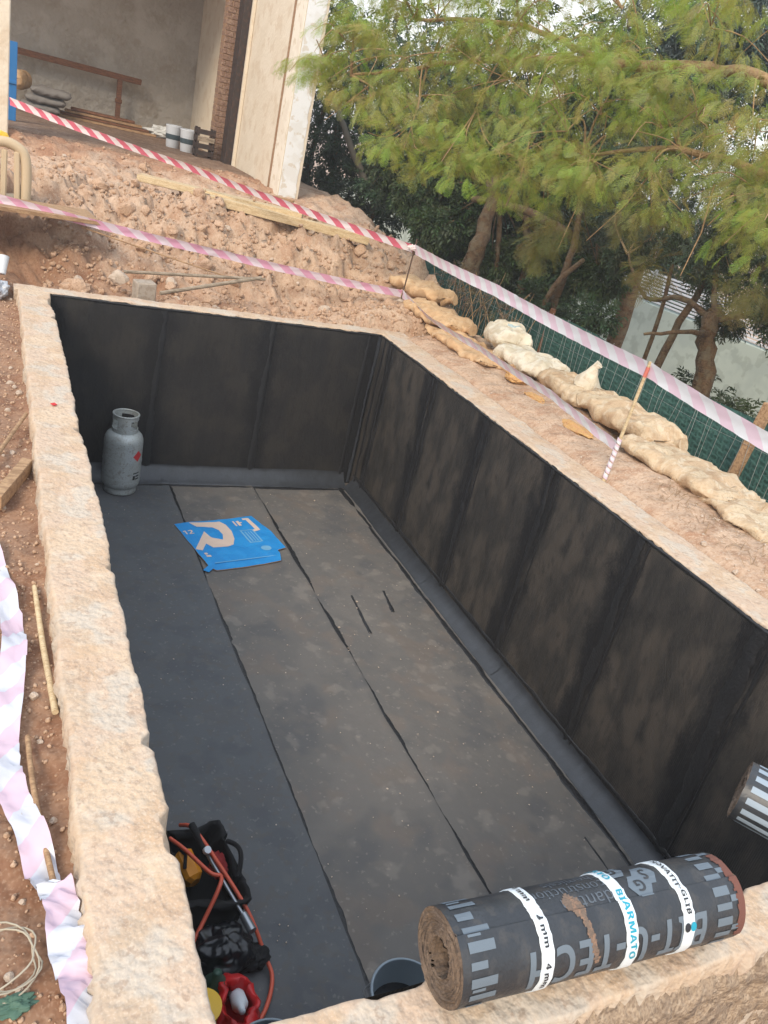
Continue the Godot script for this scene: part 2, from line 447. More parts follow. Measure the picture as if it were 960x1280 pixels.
# a filled bag lying down: pillow with pinched ends and slack folds
func bag_mesh(len_: float, wid: float, hgt: float, seed_: int, folds := 0.012) -> Mesh:
	var b := B.new()
	var nn := FastNoiseLite.new(); nn.seed = seed_; nn.frequency = 5.0; nn.fractal_octaves = 3
	var rows := []
	var nu := 34; var nv := 28
	for u in nu + 1:
		var t := u / float(nu) * 2.0 - 1.0
		var full := pow(maxf(0.0, 1.0 - pow(absf(t), 5.0)), 0.42)
		var pin := maxf(full, 0.16)
		var ring := []
		for v in nv:
			var a := TAU * v / nv
			var cx := signf(cos(a)) * pow(absf(cos(a)), 0.75); var cy := signf(sin(a)) * pow(absf(sin(a)), 0.85)
			var q := Vector3(t * len_ * 0.5, cy * hgt * 0.5 * maxf(full, 0.06) + hgt * 0.5, cx * wid * 0.5 * (0.7 + 0.3 * pin))
			var crease := sin(t * 34.0 + cx * 3.0 + nn.get_noise_1d(v * 0.3) * 4.0) * smoothstep(0.55, 1.0, absf(t)) * folds * 0.8
			q += Vector3(0, 1, 0) * (nn.get_noise_3dv(q) * folds * 2.6 + crease) + Vector3(nn.get_noise_3dv(q + Vector3(9, 0, 0)), 0, nn.get_noise_3dv(q + Vector3(0, 9, 0))) * folds * 2.0
			q.y = maxf(q.y, 0.0) if t * t < 0.9 else q.y
			ring.append(q)
		rows.append(ring)
	b.grid(rows, true)
	b.fan(rows[0], true); b.fan(rows[-1], false)
	return b.mesh(true)

# crumpled film: a ball of sharp folds
func crumple(size: Vector3, seed_: int, sharp := 0.35) -> Mesh:
	var b := B.new()
	var nn := FastNoiseLite.new(); nn.seed = seed_; nn.noise_type = FastNoiseLite.TYPE_CELLULAR; nn.cellular_return_type = FastNoiseLite.RETURN_DISTANCE2_SUB; nn.frequency = 1.1; nn.fractal_octaves = 2
	var n2 := FastNoiseLite.new(); n2.seed = seed_ + 1; n2.frequency = 0.7
	var rows := []
	for y in 37:
		var ring := []
		for x in 56:
			var a := TAU * x / 56; var e := PI * y / 36
			var d := Vector3(sin(e) * cos(a), cos(e), sin(e) * sin(a))
			var q := d * (1.0 + sharp * nn.get_noise_3dv(d * 1.6) + 0.3 * n2.get_noise_3dv(d * 1.5)) * size
			q.y = maxf(q.y, -size.y * 0.75)
			ring.append(q)
		rows.append(ring)
	b.grid(rows, true)
	return b.mesh(true)

# ---------------------------------------------------------------- flat print, bent if need be
# triangles in a plane, split until short, then carried by fit(Vector2) -> Vector3
func print_mesh(tris: PackedVector2Array, fit: Callable, most := 0.02) -> Mesh:
	var b := B.new()
	var todo := []
	for k in range(0, tris.size() - 2, 3): todo.append([tris[k], tris[k + 1], tris[k + 2]])
	while todo:
		var t: Array = todo.pop_back()
		var worst := 0; var far := 0.0
		for k in 3:
			var d: float = t[k].distance_to(t[(k + 1) % 3])
			if d > far: far = d; worst = k
		if far > most:
			var m: Vector2 = (t[worst] + t[(worst + 1) % 3]) * 0.5
			todo.append([t[worst], m, t[(worst + 2) % 3]])
			todo.append([m, t[(worst + 1) % 3], t[(worst + 2) % 3]])
		else:
			var q := b.p(fit.call(t[0])); b.p(fit.call(t[1])); b.p(fit.call(t[2]))
			b.tri(q, q + 1, q + 2)
	return b.mesh(false)

func poly_tris(p: PackedVector2Array) -> PackedVector2Array:
	var out := PackedVector2Array()
	for k in Geometry2D.triangulate_polygon(p): out.append(p[k])
	return out

func rect_tris(x0: float, y0: float, x1: float, y1: float) -> PackedVector2Array:
	return PackedVector2Array([Vector2(x0, y0), Vector2(x1, y0), Vector2(x1, y1), Vector2(x0, y0), Vector2(x1, y1), Vector2(x0, y1)])

func text_tris(s: String, height: float, font := "Droid Sans", weight := 400, stretch := 1.0) -> PackedVector2Array:
	var tm := TextMesh.new()
	var f := SystemFont.new(); f.font_names = PackedStringArray([font]); f.font_weight = weight
	tm.font = f; tm.font_size = 64; tm.pixel_size = 0.01; tm.depth = 0.0; tm.curve_step = 2.0
	tm.text = s
	var a := tm.surface_get_arrays(0)
	var vs: PackedVector3Array = a[Mesh.ARRAY_VERTEX]
	var ix = a[Mesh.ARRAY_INDEX]
	var out := PackedVector2Array()
	var lo := Vector2(1e9, 1e9); var hi := -lo
	for q in vs:
		lo = lo.min(Vector2(q.x, q.y)); hi = hi.max(Vector2(q.x, q.y))
	var k := height / maxf(0.0001, 0.46)
	var seen = range(vs.size()) if ix == null or ix.size() == 0 else ix
	for j in seen:
		out.append((Vector2(vs[j].x, vs[j].y) - lo) * k * Vector2(stretch, 1))
	return out

func width_of(t: PackedVector2Array) -> float:
	var w := 0.0
	for q in t: w = maxf(w, q.x)
	return w

# ---------------------------------------------------------------- the ground
func bank(x: float, z: float) -> float:
	# height of the dug bank behind the pit
	var a := smoothstep(-0.95, -2.5, z) * 0.5 + smoothstep(-2.6, -4.6, z) * 0.2
	var ditch := -0.13 * smoothstep(-0.18, -0.4, z) * (1.0 - smoothstep(-0.9, -1.3, z)) * (1.0 - smoothstep(2.2, 3.0, x))
	var left_bank := 0.42 * smoothstep(-0.42, -0.75, x) * smoothstep(-0.35, -0.75, z) * (1.0 - smoothstep(-1.4, -2.5, z))
	var right_bank := 0.13 * smoothstep(2.7, 3.3, x) * smoothstep(-0.1, -0.7, z) * (1.0 - smoothstep(-0.9, -2.0, z))
	return maxf(a, 0.0) + ditch + left_bank + right_bank

func ground_height(x: float, z: float) -> float:
	var y := 0.0
	if z < -0.1: y = bank(x, z)
	else:
		var left := 1.0 - smoothstep(-0.3, 0.0, x)
		y = -0.11 * left
		if x > 3.0: y = 0.015 + 0.05 * smoothstep(3.2, 3.5, x)
		if z > 6.0:
			y = lerpf(-0.1, -0.75, smoothstep(0.2, 1.1, x))
			y = lerpf(y, 0.0, smoothstep(3.0, 3.4, x))
	var rough := 1.0 if z < -0.1 else 0.45
	if z < -4.9: rough = 0.2
	if z > -0.1: rough *= smoothstep(3.2, 3.5, absf(x)) if x > 0.0 else 1.0
	var slope := smoothstep(-0.8, -1.4, z) * (1.0 - smoothstep(-2.6, -3.2, z))
	y += (n_a.get_noise_2d(x * 1.0, z) * 0.10 + n_b.get_noise_2d(x, z) * 0.06 * (1.0 + slope) + (0.11 * smoothstep(-0.12, 0.1, n_a.get_noise_2d(x * 1.6 + 9, z * 2.2)) - 0.055) * slope + absf(n_c.get_noise_2d(x * 0.8, z * 0.8)) * 0.07 * (0.5 + slope)) * rough
	if z >= -0.1 and x > 3.0: y = lerpf(-0.05, y, smoothstep(3.17, 3.25, x))
	if z > -0.3 and z < 0.0 and x > -0.3: y = minf(y, lerpf(-0.06, 0.02, smoothstep(-0.19, -0.3, z)))
	# the ground drops towards the street on the right
	var fall := smoothstep(4.1, 5.1, x + 0.12 * n_a.get_noise_2d(z * 2, 3))
	y = lerpf(y, -1.5 + 0.5 * n_a.get_noise_2d(x * 0.3, z * 0.3), fall)
	y = lerpf(y, -2.2, smoothstep(6.0, 9.0, x))
	if x < -4.0: y = lerpf(y, 0.0, smoothstep(-4.0, -8.0, x))
	return y

func graded(lo: float, a: float, b: float, hi: float, step: float) -> Array:
	var out := []
	var s := step; var q := a
	var left := []
	while q > lo:
		s *= 1.28; q -= s; left.append(maxf(q, lo))
	left.reverse()
	out.append_array(left)
	var n := int((b - a) / step)
	for k in n + 1: out.append(a + (b - a) * k / n)
	s = step; q = b
	while q < hi:
		s *= 1.28; q += s; out.append(minf(q, hi))
	return out

func make_ground() -> void:
	var xs := graded(-500, -0.75, 4.6, 500, 0.032)
	var zs := graded(-500, -4.6, 6.35, 500, 0.036)
	var b := B.new()
	for z in zs:
		for x in xs:
			b.p(Vector3(x, ground_height(x, z), z), Vector2(x, z))
			# kinds of earth: red subsoil by the slab, dark damp earth in the trench and along the left wall, pale cement dust on the right
			var t := Color(1, 1, 1)
			var w := n_a.get_noise_2d(x * 2.0 + 40, z * 2.0) * 0.5
			var red := smoothstep(-3.7, -4.3, z + w) * (1 - smoothstep(3.0, 3.6, x))
			t = t.lerp(Color(0.74, 0.57, 0.48), red * 0.85)
			var damp := smoothstep(0.5, 0.0, x + w * 1.6) * smoothstep(-2.4, -1.4, z + w)
			t = t.lerp(Color(0.6, 0.49, 0.42), clampf(damp, 0, 1))
			var ditch := smoothstep(-0.15, -0.35, z) * (1 - smoothstep(-0.8, -1.4, z + w)) * (1 - smoothstep(1.2, 2.6, x + w))
			t = t.lerp(Color(0.62, 0.49, 0.41), ditch * 0.8)
			var dust := smoothstep(2.9, 3.1, x) * smoothstep(-0.9, -0.2, z + w) * (1.0 - smoothstep(3.9, 4.2, x))
			t = t.lerp(Color(1.12, 1.12, 1.08), dust * 0.8)
			b.c.append(t)
	var nx := xs.size()
	for r in zs.size() - 1:
		for k in nx - 1:
			if xs[k] > -0.2 and xs[k + 1] < 3.16 and zs[r] > -0.16 and zs[r + 1] < 6.03: continue
			b.quad(r * nx + k, (r + 1) * nx + k, (r + 1) * nx + k + 1, r * nx + k + 1)
	# quads above run the other way round; turn them to face up
	for t in range(0, b.i.size(), 3):
		var q := b.i[t + 1]; b.i[t + 1] = b.i[t + 2]; b.i[t + 2] = q
	struct("ground", b.mesh(true), M.soil)

# ---------------------------------------------------------------- the tank
# a wall cast against earth: cross sections along the run, rough on top, ragged on the inner edge
func cast_wall(a: Vector3, c: Vector3, inward: Vector3, thick: float, seed_: int, lift := 0.0, rag := 0.016) -> Mesh:
	var b := B.new()
	var n := int((c - a).length() / 0.016)
	var rows := []
	for k in n + 1:
		var q := a.lerp(c, k / float(n))
		var row := []
		var jag := n_c.get_noise_2d(q.x * 1.5 + seed_ * 13, q.z * 1.5) * rag * 0.28 + n_b.get_noise_2d(q.x, q.z + seed_ * 7) * rag * 0.45 + n_a.get_noise_2d(q.x, q.z + seed_ * 7) * rag * 0.5 - rag * 1.2 * smoothstep(0.28, 0.5, n_b.get_noise_2d(q.x * 0.9 + 70, q.z * 0.9 + seed_ * 5))
		var jo := n_b.get_noise_2d(q.x * 0.8 + seed_ * 31, q.z * 0.8) * 0.012
		var prof := [[-1.0, -1.75], [-1.0, -0.6], [-1.0, -0.28], [-1.0, -0.12], [-1.0, -0.035], [-0.985, -0.006], [-0.93, 0.0], [-0.74, 0.0], [-0.6, 0.0], [-0.46, 0.0], [-0.32, 0.0], [-0.2, 0.0], [-0.08, 0.0], [-0.025, -0.001], [0.0, -0.008], [0.0, -0.05], [0.0, -0.12], [0.0, -1.75]]
		for j in prof.size():
			var s: float = prof[j][0] * thick
			var y: float = prof[j][1]
			var w := q + inward * s
			if j <= 6:
				w += inward * jo * (1.0 if j > 2 else 0.5)
				if j > 0 and j < 5: w += inward * n_c.get_noise_3d(q.x * 3, y * 90, q.z * 3) * 0.02
			if j >= 12 and j < 16: w += inward * jag * (1.0 if j < 15 else 0.3) * (0.6 if j == 12 else 1.0)
			if y > -0.02: y += n_a.get_noise_2d(w.x * 2.0, w.z * 2.0) * 0.010 + n_b.get_noise_2d(w.x * 1.6, w.z * 1.6) * 0.004 + n_c.get_noise_2d(w.x * 1.8, w.z * 1.8) * 0.004
			row.append(Vector3(w.x, y + lift, w.z))
		rows.append(row)
	b.grid(rows)
	b.fan(rows[0], false); b.fan(rows[-1], true)
	return b.mesh(true)

# one bitumen sheet on a wall: from s0 to s1 along the wall, top to bottom; the s1 edge laps over its neighbour
func wall_sheet(at: Callable, s0: float, s1: float, seed_: int, top_rag := 0.02, top := -0.012) -> Mesh:
	var b := B.new()
	var nu := 26; var nv := 30
	var rows := []; var uvs := []
	for v in nv + 1:
		var row := []; var ur := []
		for u in nu + 1:
			var t := u / float(nu)
			var s := lerpf(s0, s1, t)
			var edge_wave := n_a.get_noise_2d(v * 0.12, seed_ * 9.0) * 0.012
			if u == 0 or u == nu: s += edge_wave
			var y := lerpf(top, -H - 0.01, v / float(nv))
			if v == 0: y += n_c.get_noise_2d(s * 3.1, seed_) * top_rag + 0.006
			var off := 0.002 + 0.006 * t + 0.005 * n_a.get_noise_2d(s * 2.2 + seed_ * 5, y * 1.2) + 0.004 * n_b.get_noise_2d(s * 0.5 + seed_, y * 0.35)
			if v == 0: off -= 0.004
			row.append(at.call(s, y, off))
			ur.append(Vector2(t * (1.0 if seed_ % 2 else -1.0), y * 0.63 + seed_ * 0.37))
		rows.append(row); uvs.append(ur)
	b.grid(rows, false, uvs)
	# the lapping edge has thickness
	var e0 := []; var e1 := []
	for v in nv + 1:
		e0.append(rows[v][nu]); e1.append(at.call(lerpf(s0, s1, 1.0) + 0.002, lerpf(top, -H - 0.01, v / float(nv)), -0.006))
	b.grid([e0, e1])
	return b.mesh(true)

# molten bitumen squeezed from a lap: a low bead with ragged sides
func bleed(a: Vector3, c: Vector3, n: Vector3, w: float, seed_: int, high := 0.004, step := 0.02) -> Mesh:
	var b := B.new()
	var d := (c - a).normalized()
	var s := n.cross(d).normalized()
	var k := int((c - a).length() / step)
	var rows := []
	for q in k + 1:
		var t := a.lerp(c, q / float(k))
		var x := q * step
		var l := w * (0.6 + 0.7 * n_b.get_noise_2d(x * 0.4, seed_ * 17) + 0.22 * n_c.get_noise_2d(x * 1.2, seed_ * 5))
		var r := w * (0.6 + 0.7 * n_b.get_noise_2d(x * 0.4, seed_ * 17 + 60) + 0.22 * n_c.get_noise_2d(x * 1.2, seed_ * 5 + 60))
		l = maxf(l, 0.004); r = maxf(r, 0.004)
		var hh := high * (0.9 + 0.6 * n_b.get_noise_2d(x, seed_ + 5.0))
		rows.append([t - s * l - n * 0.003, t - s * l * 0.8 + n * hh * 0.5, t + n * hh, t + s * r * 0.8 + n * hh * 0.5, t + s * r - n * 0.003])
	b.grid(rows)
	return b.mesh(true)

func make_tank() -> void:
	var t := thing("concrete_tank", "rectangular concrete tank pit lined with black bitumen sheets", "tank")
	obj("wall", cast_wall(Vector3(-0.002, 0, 0.0), Vector3(-0.002, 0, 6.09), Vector3(1, 0, 0), 0.23, 1, 0.0, 0.02), M.concrete, t)
	obj("wall", cast_wall(Vector3(3.22, -0.003, -0.012), Vector3(-0.26, -0.003, -0.012), Vector3(0, 0, 1), 0.17, 2), M.concrete, t)
	obj("wall", cast_wall(Vector3(W + 0.012, 0, 6.09), Vector3(W + 0.012, 0, -0.01), Vector3(-1, 0, 0), 0.27, 3), M.concrete, t)
	obj("wall", cast_wall(Vector3(-0.02, -0.004, L + 0.012), Vector3(W + 0.02, -0.004, L + 0.012), Vector3(0, 0, -1), 0.175, 4, 0.0, 0.01), M.concrete, t)
	var coat := B.new(); var crow := []
	for k in 121:
		var x := -0.22 + 3.4 * k / 120.0
		var r := []
		for j in 41:
			var y := lerpf(-0.008, -1.0, j / 40.0)
			r.append(Vector3(x, y, 6.068 + 0.03 * smoothstep(0, 4, j) + smoothstep(0, 3, j) * ( n_b.get_noise_2d(x, y * 1.6) * 0.022 + absf(n_c.get_noise_2d(x * 0.9, y * 1.6)) * 0.022)))
		crow.append(r)
	coat.grid(crow)
	obj("render_coat", coat.mesh(true), M.render_rough, t)
	obj("floor_slab", box3(Vector3(-0.2, -1.8, -0.15), Vector3(3.1, -H - 0.012, 6.05)), M.concrete, t)
	# right wall: seams every 0.9 m
	var right := func(s: float, y: float, o: float) -> Vector3: return Vector3(W - o, y, s)
	var seams := [-0.005, 0.279, 1.179, 2.079, 2.979, 3.879, 4.779, 5.679, 5.905]
	for k in seams.size() - 1:
		var sh := obj("membrane_sheet", wall_sheet(right, seams[k] - 0.06 if k else seams[k], seams[k + 1], k + 1), M.sheet, t)
		if k < seams.size() - 2:
			var z: float = seams[k + 1]
			obj("seam_bleed", bleed(Vector3(W - 0.007, -0.02, z - 0.03), Vector3(W - 0.007, -H + 0.02, z + 0.015), Vector3(-1, 0, 0), 0.035 + 0.012 * (k % 3), k + 3, 0.006), M.bitumen, sh)
			obj("seam_bleed", bleed(Vector3(W - 0.006, -0.03, z + 0.06), Vector3(W - 0.006, -H + 0.02, z + 0.07), Vector3(-1, 0, 0), 0.014, k + 23, 0.004), M.bitumen, sh)
	# far wall
	var far_w := func(s: float, y: float, o: float) -> Vector3: return Vector3(s, y, o)
	var fs := [-0.005, 0.885, 1.857, W - 0.005]
	for k in 3:
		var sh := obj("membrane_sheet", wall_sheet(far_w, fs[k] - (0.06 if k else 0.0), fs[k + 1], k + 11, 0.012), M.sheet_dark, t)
		if k < 2:
			obj("seam_bleed", bleed(Vector3(fs[k + 1], -0.02, 0.007), Vector3(fs[k + 1] - 0.02, -H + 0.02, 0.007), Vector3(0, 0, 1), 0.05, k + 43, 0.006), M.bitumen, sh)
	var cor := obj("corner_strip", bleed(Vector3(W - 0.02, -0.02, 0.02), Vector3(W - 0.03, -H + 0.03, 0.03), Vector3(-1, 0, 1).normalized(), 0.022, 71, 0.012), M.cant, t)
	obj("seam_bleed", bleed(Vector3(W - 0.11, -0.02, 0.008), Vector3(W - 0.12, -H + 0.02, 0.008), Vector3(0, 0, 1), 0.035, 73, 0.006), M.bitumen, cor)
	obj("seam_bleed", bleed(Vector3(W - 0.008, -0.02, 0.13), Vector3(W - 0.008, -H + 0.02, 0.13), Vector3(-1, 0, 0), 0.04, 74, 0.006), M.bitumen, cor)
	# the left and near walls
	var left_w := func(s: float, y: float, o: float) -> Vector3: return Vector3(o, y, s)
	var near_w := func(s: float, y: float, o: float) -> Vector3: return Vector3(s, y, L - o)
	for k in 6: obj("membrane_sheet", wall_sheet(left_w, 0.98 * k, 0.98 * k + (1.04 if k < 5 else 1.0), k + 21, 0.006, -0.08), M.sheet, t)
	for k in 3: obj("membrane_sheet", wall_sheet(near_w, 0.97 * k, 0.97 * k + (1.03 if k < 2 else 0.97), k + 31, 0.006, -0.05), M.sheet, t)
	# floor sheets
	var fx := [-0.01, 1.056, 1.847, W + 0.01]
	for k in 3:
		var b := B.new()
		var nu := 22; var nv := 90
		var rows := []
		for v in nv + 1:
			var row := []
			for u in nu + 1:
				var s := u / float(nu)
				var z := lerpf(-0.005, L + 0.005, v / float(nv))
				var x0: float = fx[k] - (0.09 if k else 0.0)
				var x := lerpf(x0, fx[k + 1], s)
				if u == nu or u == 0: x += n_a.get_noise_2d(z * 1.2, k * 20.0) * 0.014 + n_b.get_noise_2d(z * 0.5, k * 20.0) * 0.006
				row.append(Vector3(x, -H + 0.009 * s + 0.006 * n_a.get_noise_2d(x * 1.5, z * 1.5 + k * 9) + 0.004 * n_b.get_noise_2d(x * 0.5, z * 0.5 + k) + 0.006 * smoothstep(0.9, 1.0, s) * (0.5 + n_a.get_noise_2d(z * 3.0, k * 3.0)), z))
			var e: Vector3 = row[nu]
			row.append(e + Vector3(0.001, -0.012, 0))
			rows.append(row)
		b.grid(rows)
		var sh := obj("membrane_sheet", b.mesh(true), M.floor_clean if k == 0 else M.floor_dusty, t)
		if k < 2:
			obj("seam_bleed", bleed(Vector3(fx[k + 1] + 0.006, -H + 0.002, 0.1), Vector3(fx[k + 1] + 0.006, -H + 0.002, L), Vector3.UP, 0.03 + 0.008 * k, k + 53, 0.003), M.bitumen, sh)
		if k == 2:
			for q in [[2.15, 2.05, 2.55, 0.02], [2.62, 4.55, 5.7, 0.012], [2.45, 2.0, 2.3, 0.03]]:
				obj("bitumen_smear", bleed(Vector3(q[0], -H + 0.006, q[1]), Vector3(q[0] - 0.04, -H + 0.006, q[2]), Vector3.UP, q[3], int(q[1] * 10), 0.003), M.bitumen, sh)
	# strips over the joint of floor and wall
	var z0 := 0.05
	var cuts := [0.1, 0.95, 1.9, 2.15, 3.1, 4.1, 5.0, 5.88]
	for k in cuts.size() - 1:
		var rows := []
		for q in 25:
			var z := lerpf(cuts[k], cuts[k + 1] + 0.03, q / 24.0)
			var wv := n_b.get_noise_2d(z * 0.5, 12.0) * 0.007
			var o := 0.004 * (k % 2)
			rows.append([Vector3(W - 0.006 - o, -H + 0.115 + wv, z), Vector3(W - 0.012 - o, -H + 0.09 + wv, z), Vector3(W - 0.045 - o, -H + 0.045 + o, z), Vector3(W - 0.085 - o, -H + 0.016 + o, z), Vector3(W - 0.108 + wv, -H + 0.012 + o, z), Vector3(W - 0.112 + wv, -H - 0.002, z)])
		var b := B.new()
		b.grid(rows)
		var cs := obj("cant_strip", b.mesh(true), M.cant, t)
		obj("seam_bleed", bleed(Vector3(W - 0.145, -H + 0.009, cuts[k]), Vector3(W - 0.145, -H + 0.009, cuts[k + 1]), Vector3.UP, 0.035, k + 83, 0.005), M.bitumen, cs)
		obj("seam_bleed", bleed(Vector3(W - 0.009, -H + 0.135, cuts[k]), Vector3(W - 0.009, -H + 0.135, cuts[k + 1]), Vector3(-1, 0, 0), 0.028, k + 93, 0.005), M.bitumen, cs)
	var fcuts := [0.0, 1.0, 1.95, W - 0.08]
	for k in 3:
		var rows := []
		for q in 25:
			var x := lerpf(fcuts[k], fcuts[k + 1] + (0.03 if k < 2 else 0.0), q / 24.0)
			var wv := n_b.get_noise_2d(x * 0.5, 52.0) * 0.008
			var o := 0.004 * (k % 2)
			rows.append([Vector3(x, -H + 0.14 + wv, 0.006 + o), Vector3(x, -H + 0.11 + wv, 0.012 + o), Vector3(x, -H + 0.06 + o, 0.055), Vector3(x, -H + 0.016 + o, 0.11), Vector3(x, -H + 0.012 + o, 0.14 + wv), Vector3(x, -H - 0.002, 0.145 + wv)])
		var b := B.new()
		b.grid(rows)
		var cs := obj("cant_strip", b.mesh(true), M.cant, t)
		obj("seam_bleed", bleed(Vector3(fcuts[k], -H + 0.008, 0.165), Vector3(fcuts[k + 1], -H + 0.008, 0.165), Vector3.UP, 0.03, k + 103, 0.005), M.bitumen, cs)
	# a torn lip of membrane on the wall edges
	var lip := obj("membrane_lip", bleed(Vector3(W - 0.004, -0.012, 0.02), Vector3(W - 0.004, -0.012, L - 0.02), Vector3(-1, 0, 0), 0.016, 111, 0.008, 0.012), M.bitumen, t)
	obj("membrane_lip", bleed(Vector3(0.02, -0.016, 0.006), Vector3(W - 0.02, -0.016, 0.006), Vector3(0, 0, 1), 0.014, 113, 0.006, 0.012), M.bitumen, t)

# ---------------------------------------------------------------- things in the pit
func make_gas_cylinder() -> void:
	var t := thing("gas_cylinder", "silver grey steel gas cylinder standing in the far left corner of the pit", "gas cylinder", Vector3(0.615, -H + 0.012, 0.27))
	t.rotation = Vector3(0.0, 0, 0.0)
	obj("body", lathe([Vector2(0.001, 0.035), Vector2(0.10, 0.037), Vector2(0.135, 0.05), Vector2(0.155, 0.075), Vector2(0.16, 0.11), Vector2(0.16, 0.283), Vector2(0.1625, 0.288), Vector2(0.1625, 0.302), Vector2(0.16, 0.307), Vector2(0.16, 0.46), Vector2(0.157, 0.49), Vector2(0.146, 0.52), Vector2(0.125, 0.543), Vector2(0.09, 0.558), Vector2(0.04, 0.566), Vector2(0.001, 0.568)], 48), M.silver, t)
	obj("foot_ring", lathe([Vector2(0.118, 0.055), Vector2(0.122, 0.0), Vector2(0.132, -0.004), Vector2(0.136, 0.004), Vector2(0.132, 0.03), Vector2(0.128, 0.06)], 40), M.silver, t)
	# the guard: a band open at the back with two hand holes
	var b := B.new()
	var n := 64
	for side in [0, 1]:
		for q in n:
			var a0 := TAU * q / n; var a1 := TAU * (q + 1) / n
			var hole: bool = (q > 2 and q < 18) or (q > 22 and q < 34) or (q > 44 and q < 56)
			for band in ([[0.55, 0.585], [0.665, 0.70]] if hole else [[0.55, 0.70]]):
				var r := 0.106 if side == 0 else 0.101
				var f := func(a: float, y: float, rr: float) -> Vector3: return Vector3(sin(a) * rr, y, cos(a) * rr)
				if side == 0: b.face(f.call(a0, band[0], r), f.call(a0, band[1], r), f.call(a1, band[1], r), f.call(a1, band[0], r))
				else: b.face(f.call(a0, band[0], r), f.call(a1, band[0], r), f.call(a1, band[1], r), f.call(a0, band[1], r))
				if side == 0:
					for e in band: b.face(f.call(a0, e, 0.106), f.call(a1, e, 0.106), f.call(a1, e, 0.101), f.call(a0, e, 0.101))
	obj("guard", b.mesh(false), M.silver, t)
	var rim := []
	for q in 41: rim.append(Vector3(sin(TAU * q / 40) * 0.104, 0.702, cos(TAU * q / 40) * 0.104))
	obj("guard_rim", tube(rim, [0.008], 8), M.silver, t)
	var vb := B.new()
	tube_into(vb, [Vector3(0, 0.56, 0), Vector3(0, 0.61, 0)], [0.018, 0.014], 12)
	tube_into(vb, [Vector3(-0.03, 0.625, 0.0), Vector3(0.045, 0.625, 0.01)], [0.012, 0.014], 10)
	tube_into(vb, [Vector3(0, 0.61, 0), Vector3(0, 0.665, 0)], [0.014, 0.010], 10)
	obj("valve", vb.mesh(true), M.brass, t)
	var wrap := func(q: Vector2) -> Vector3: return Vector3(sin(0.72 + q.x / 0.16) * 0.1612, q.y, cos(0.72 + q.x / 0.16) * 0.1612)
	obj("warning_mark", print_mesh(poly_tris(PackedVector2Array([Vector2(0, 0.32), Vector2(0.05, 0.37), Vector2(0, 0.42), Vector2(-0.05, 0.37)])), wrap), M.red_print, t)
	var blocks := PackedVector2Array()
	for r in [[-0.035, 0.15, -0.012, 0.19], [-0.006, 0.15, 0.036, 0.163], [-0.006, 0.176, 0.036, 0.19], [-0.035, 0.205, 0.036, 0.216]]:
		blocks.append_array(rect_tris(r[0], r[1], r[2], r[3]))
	obj("stencil_mark", print_mesh(blocks, wrap), M.black_print, t)

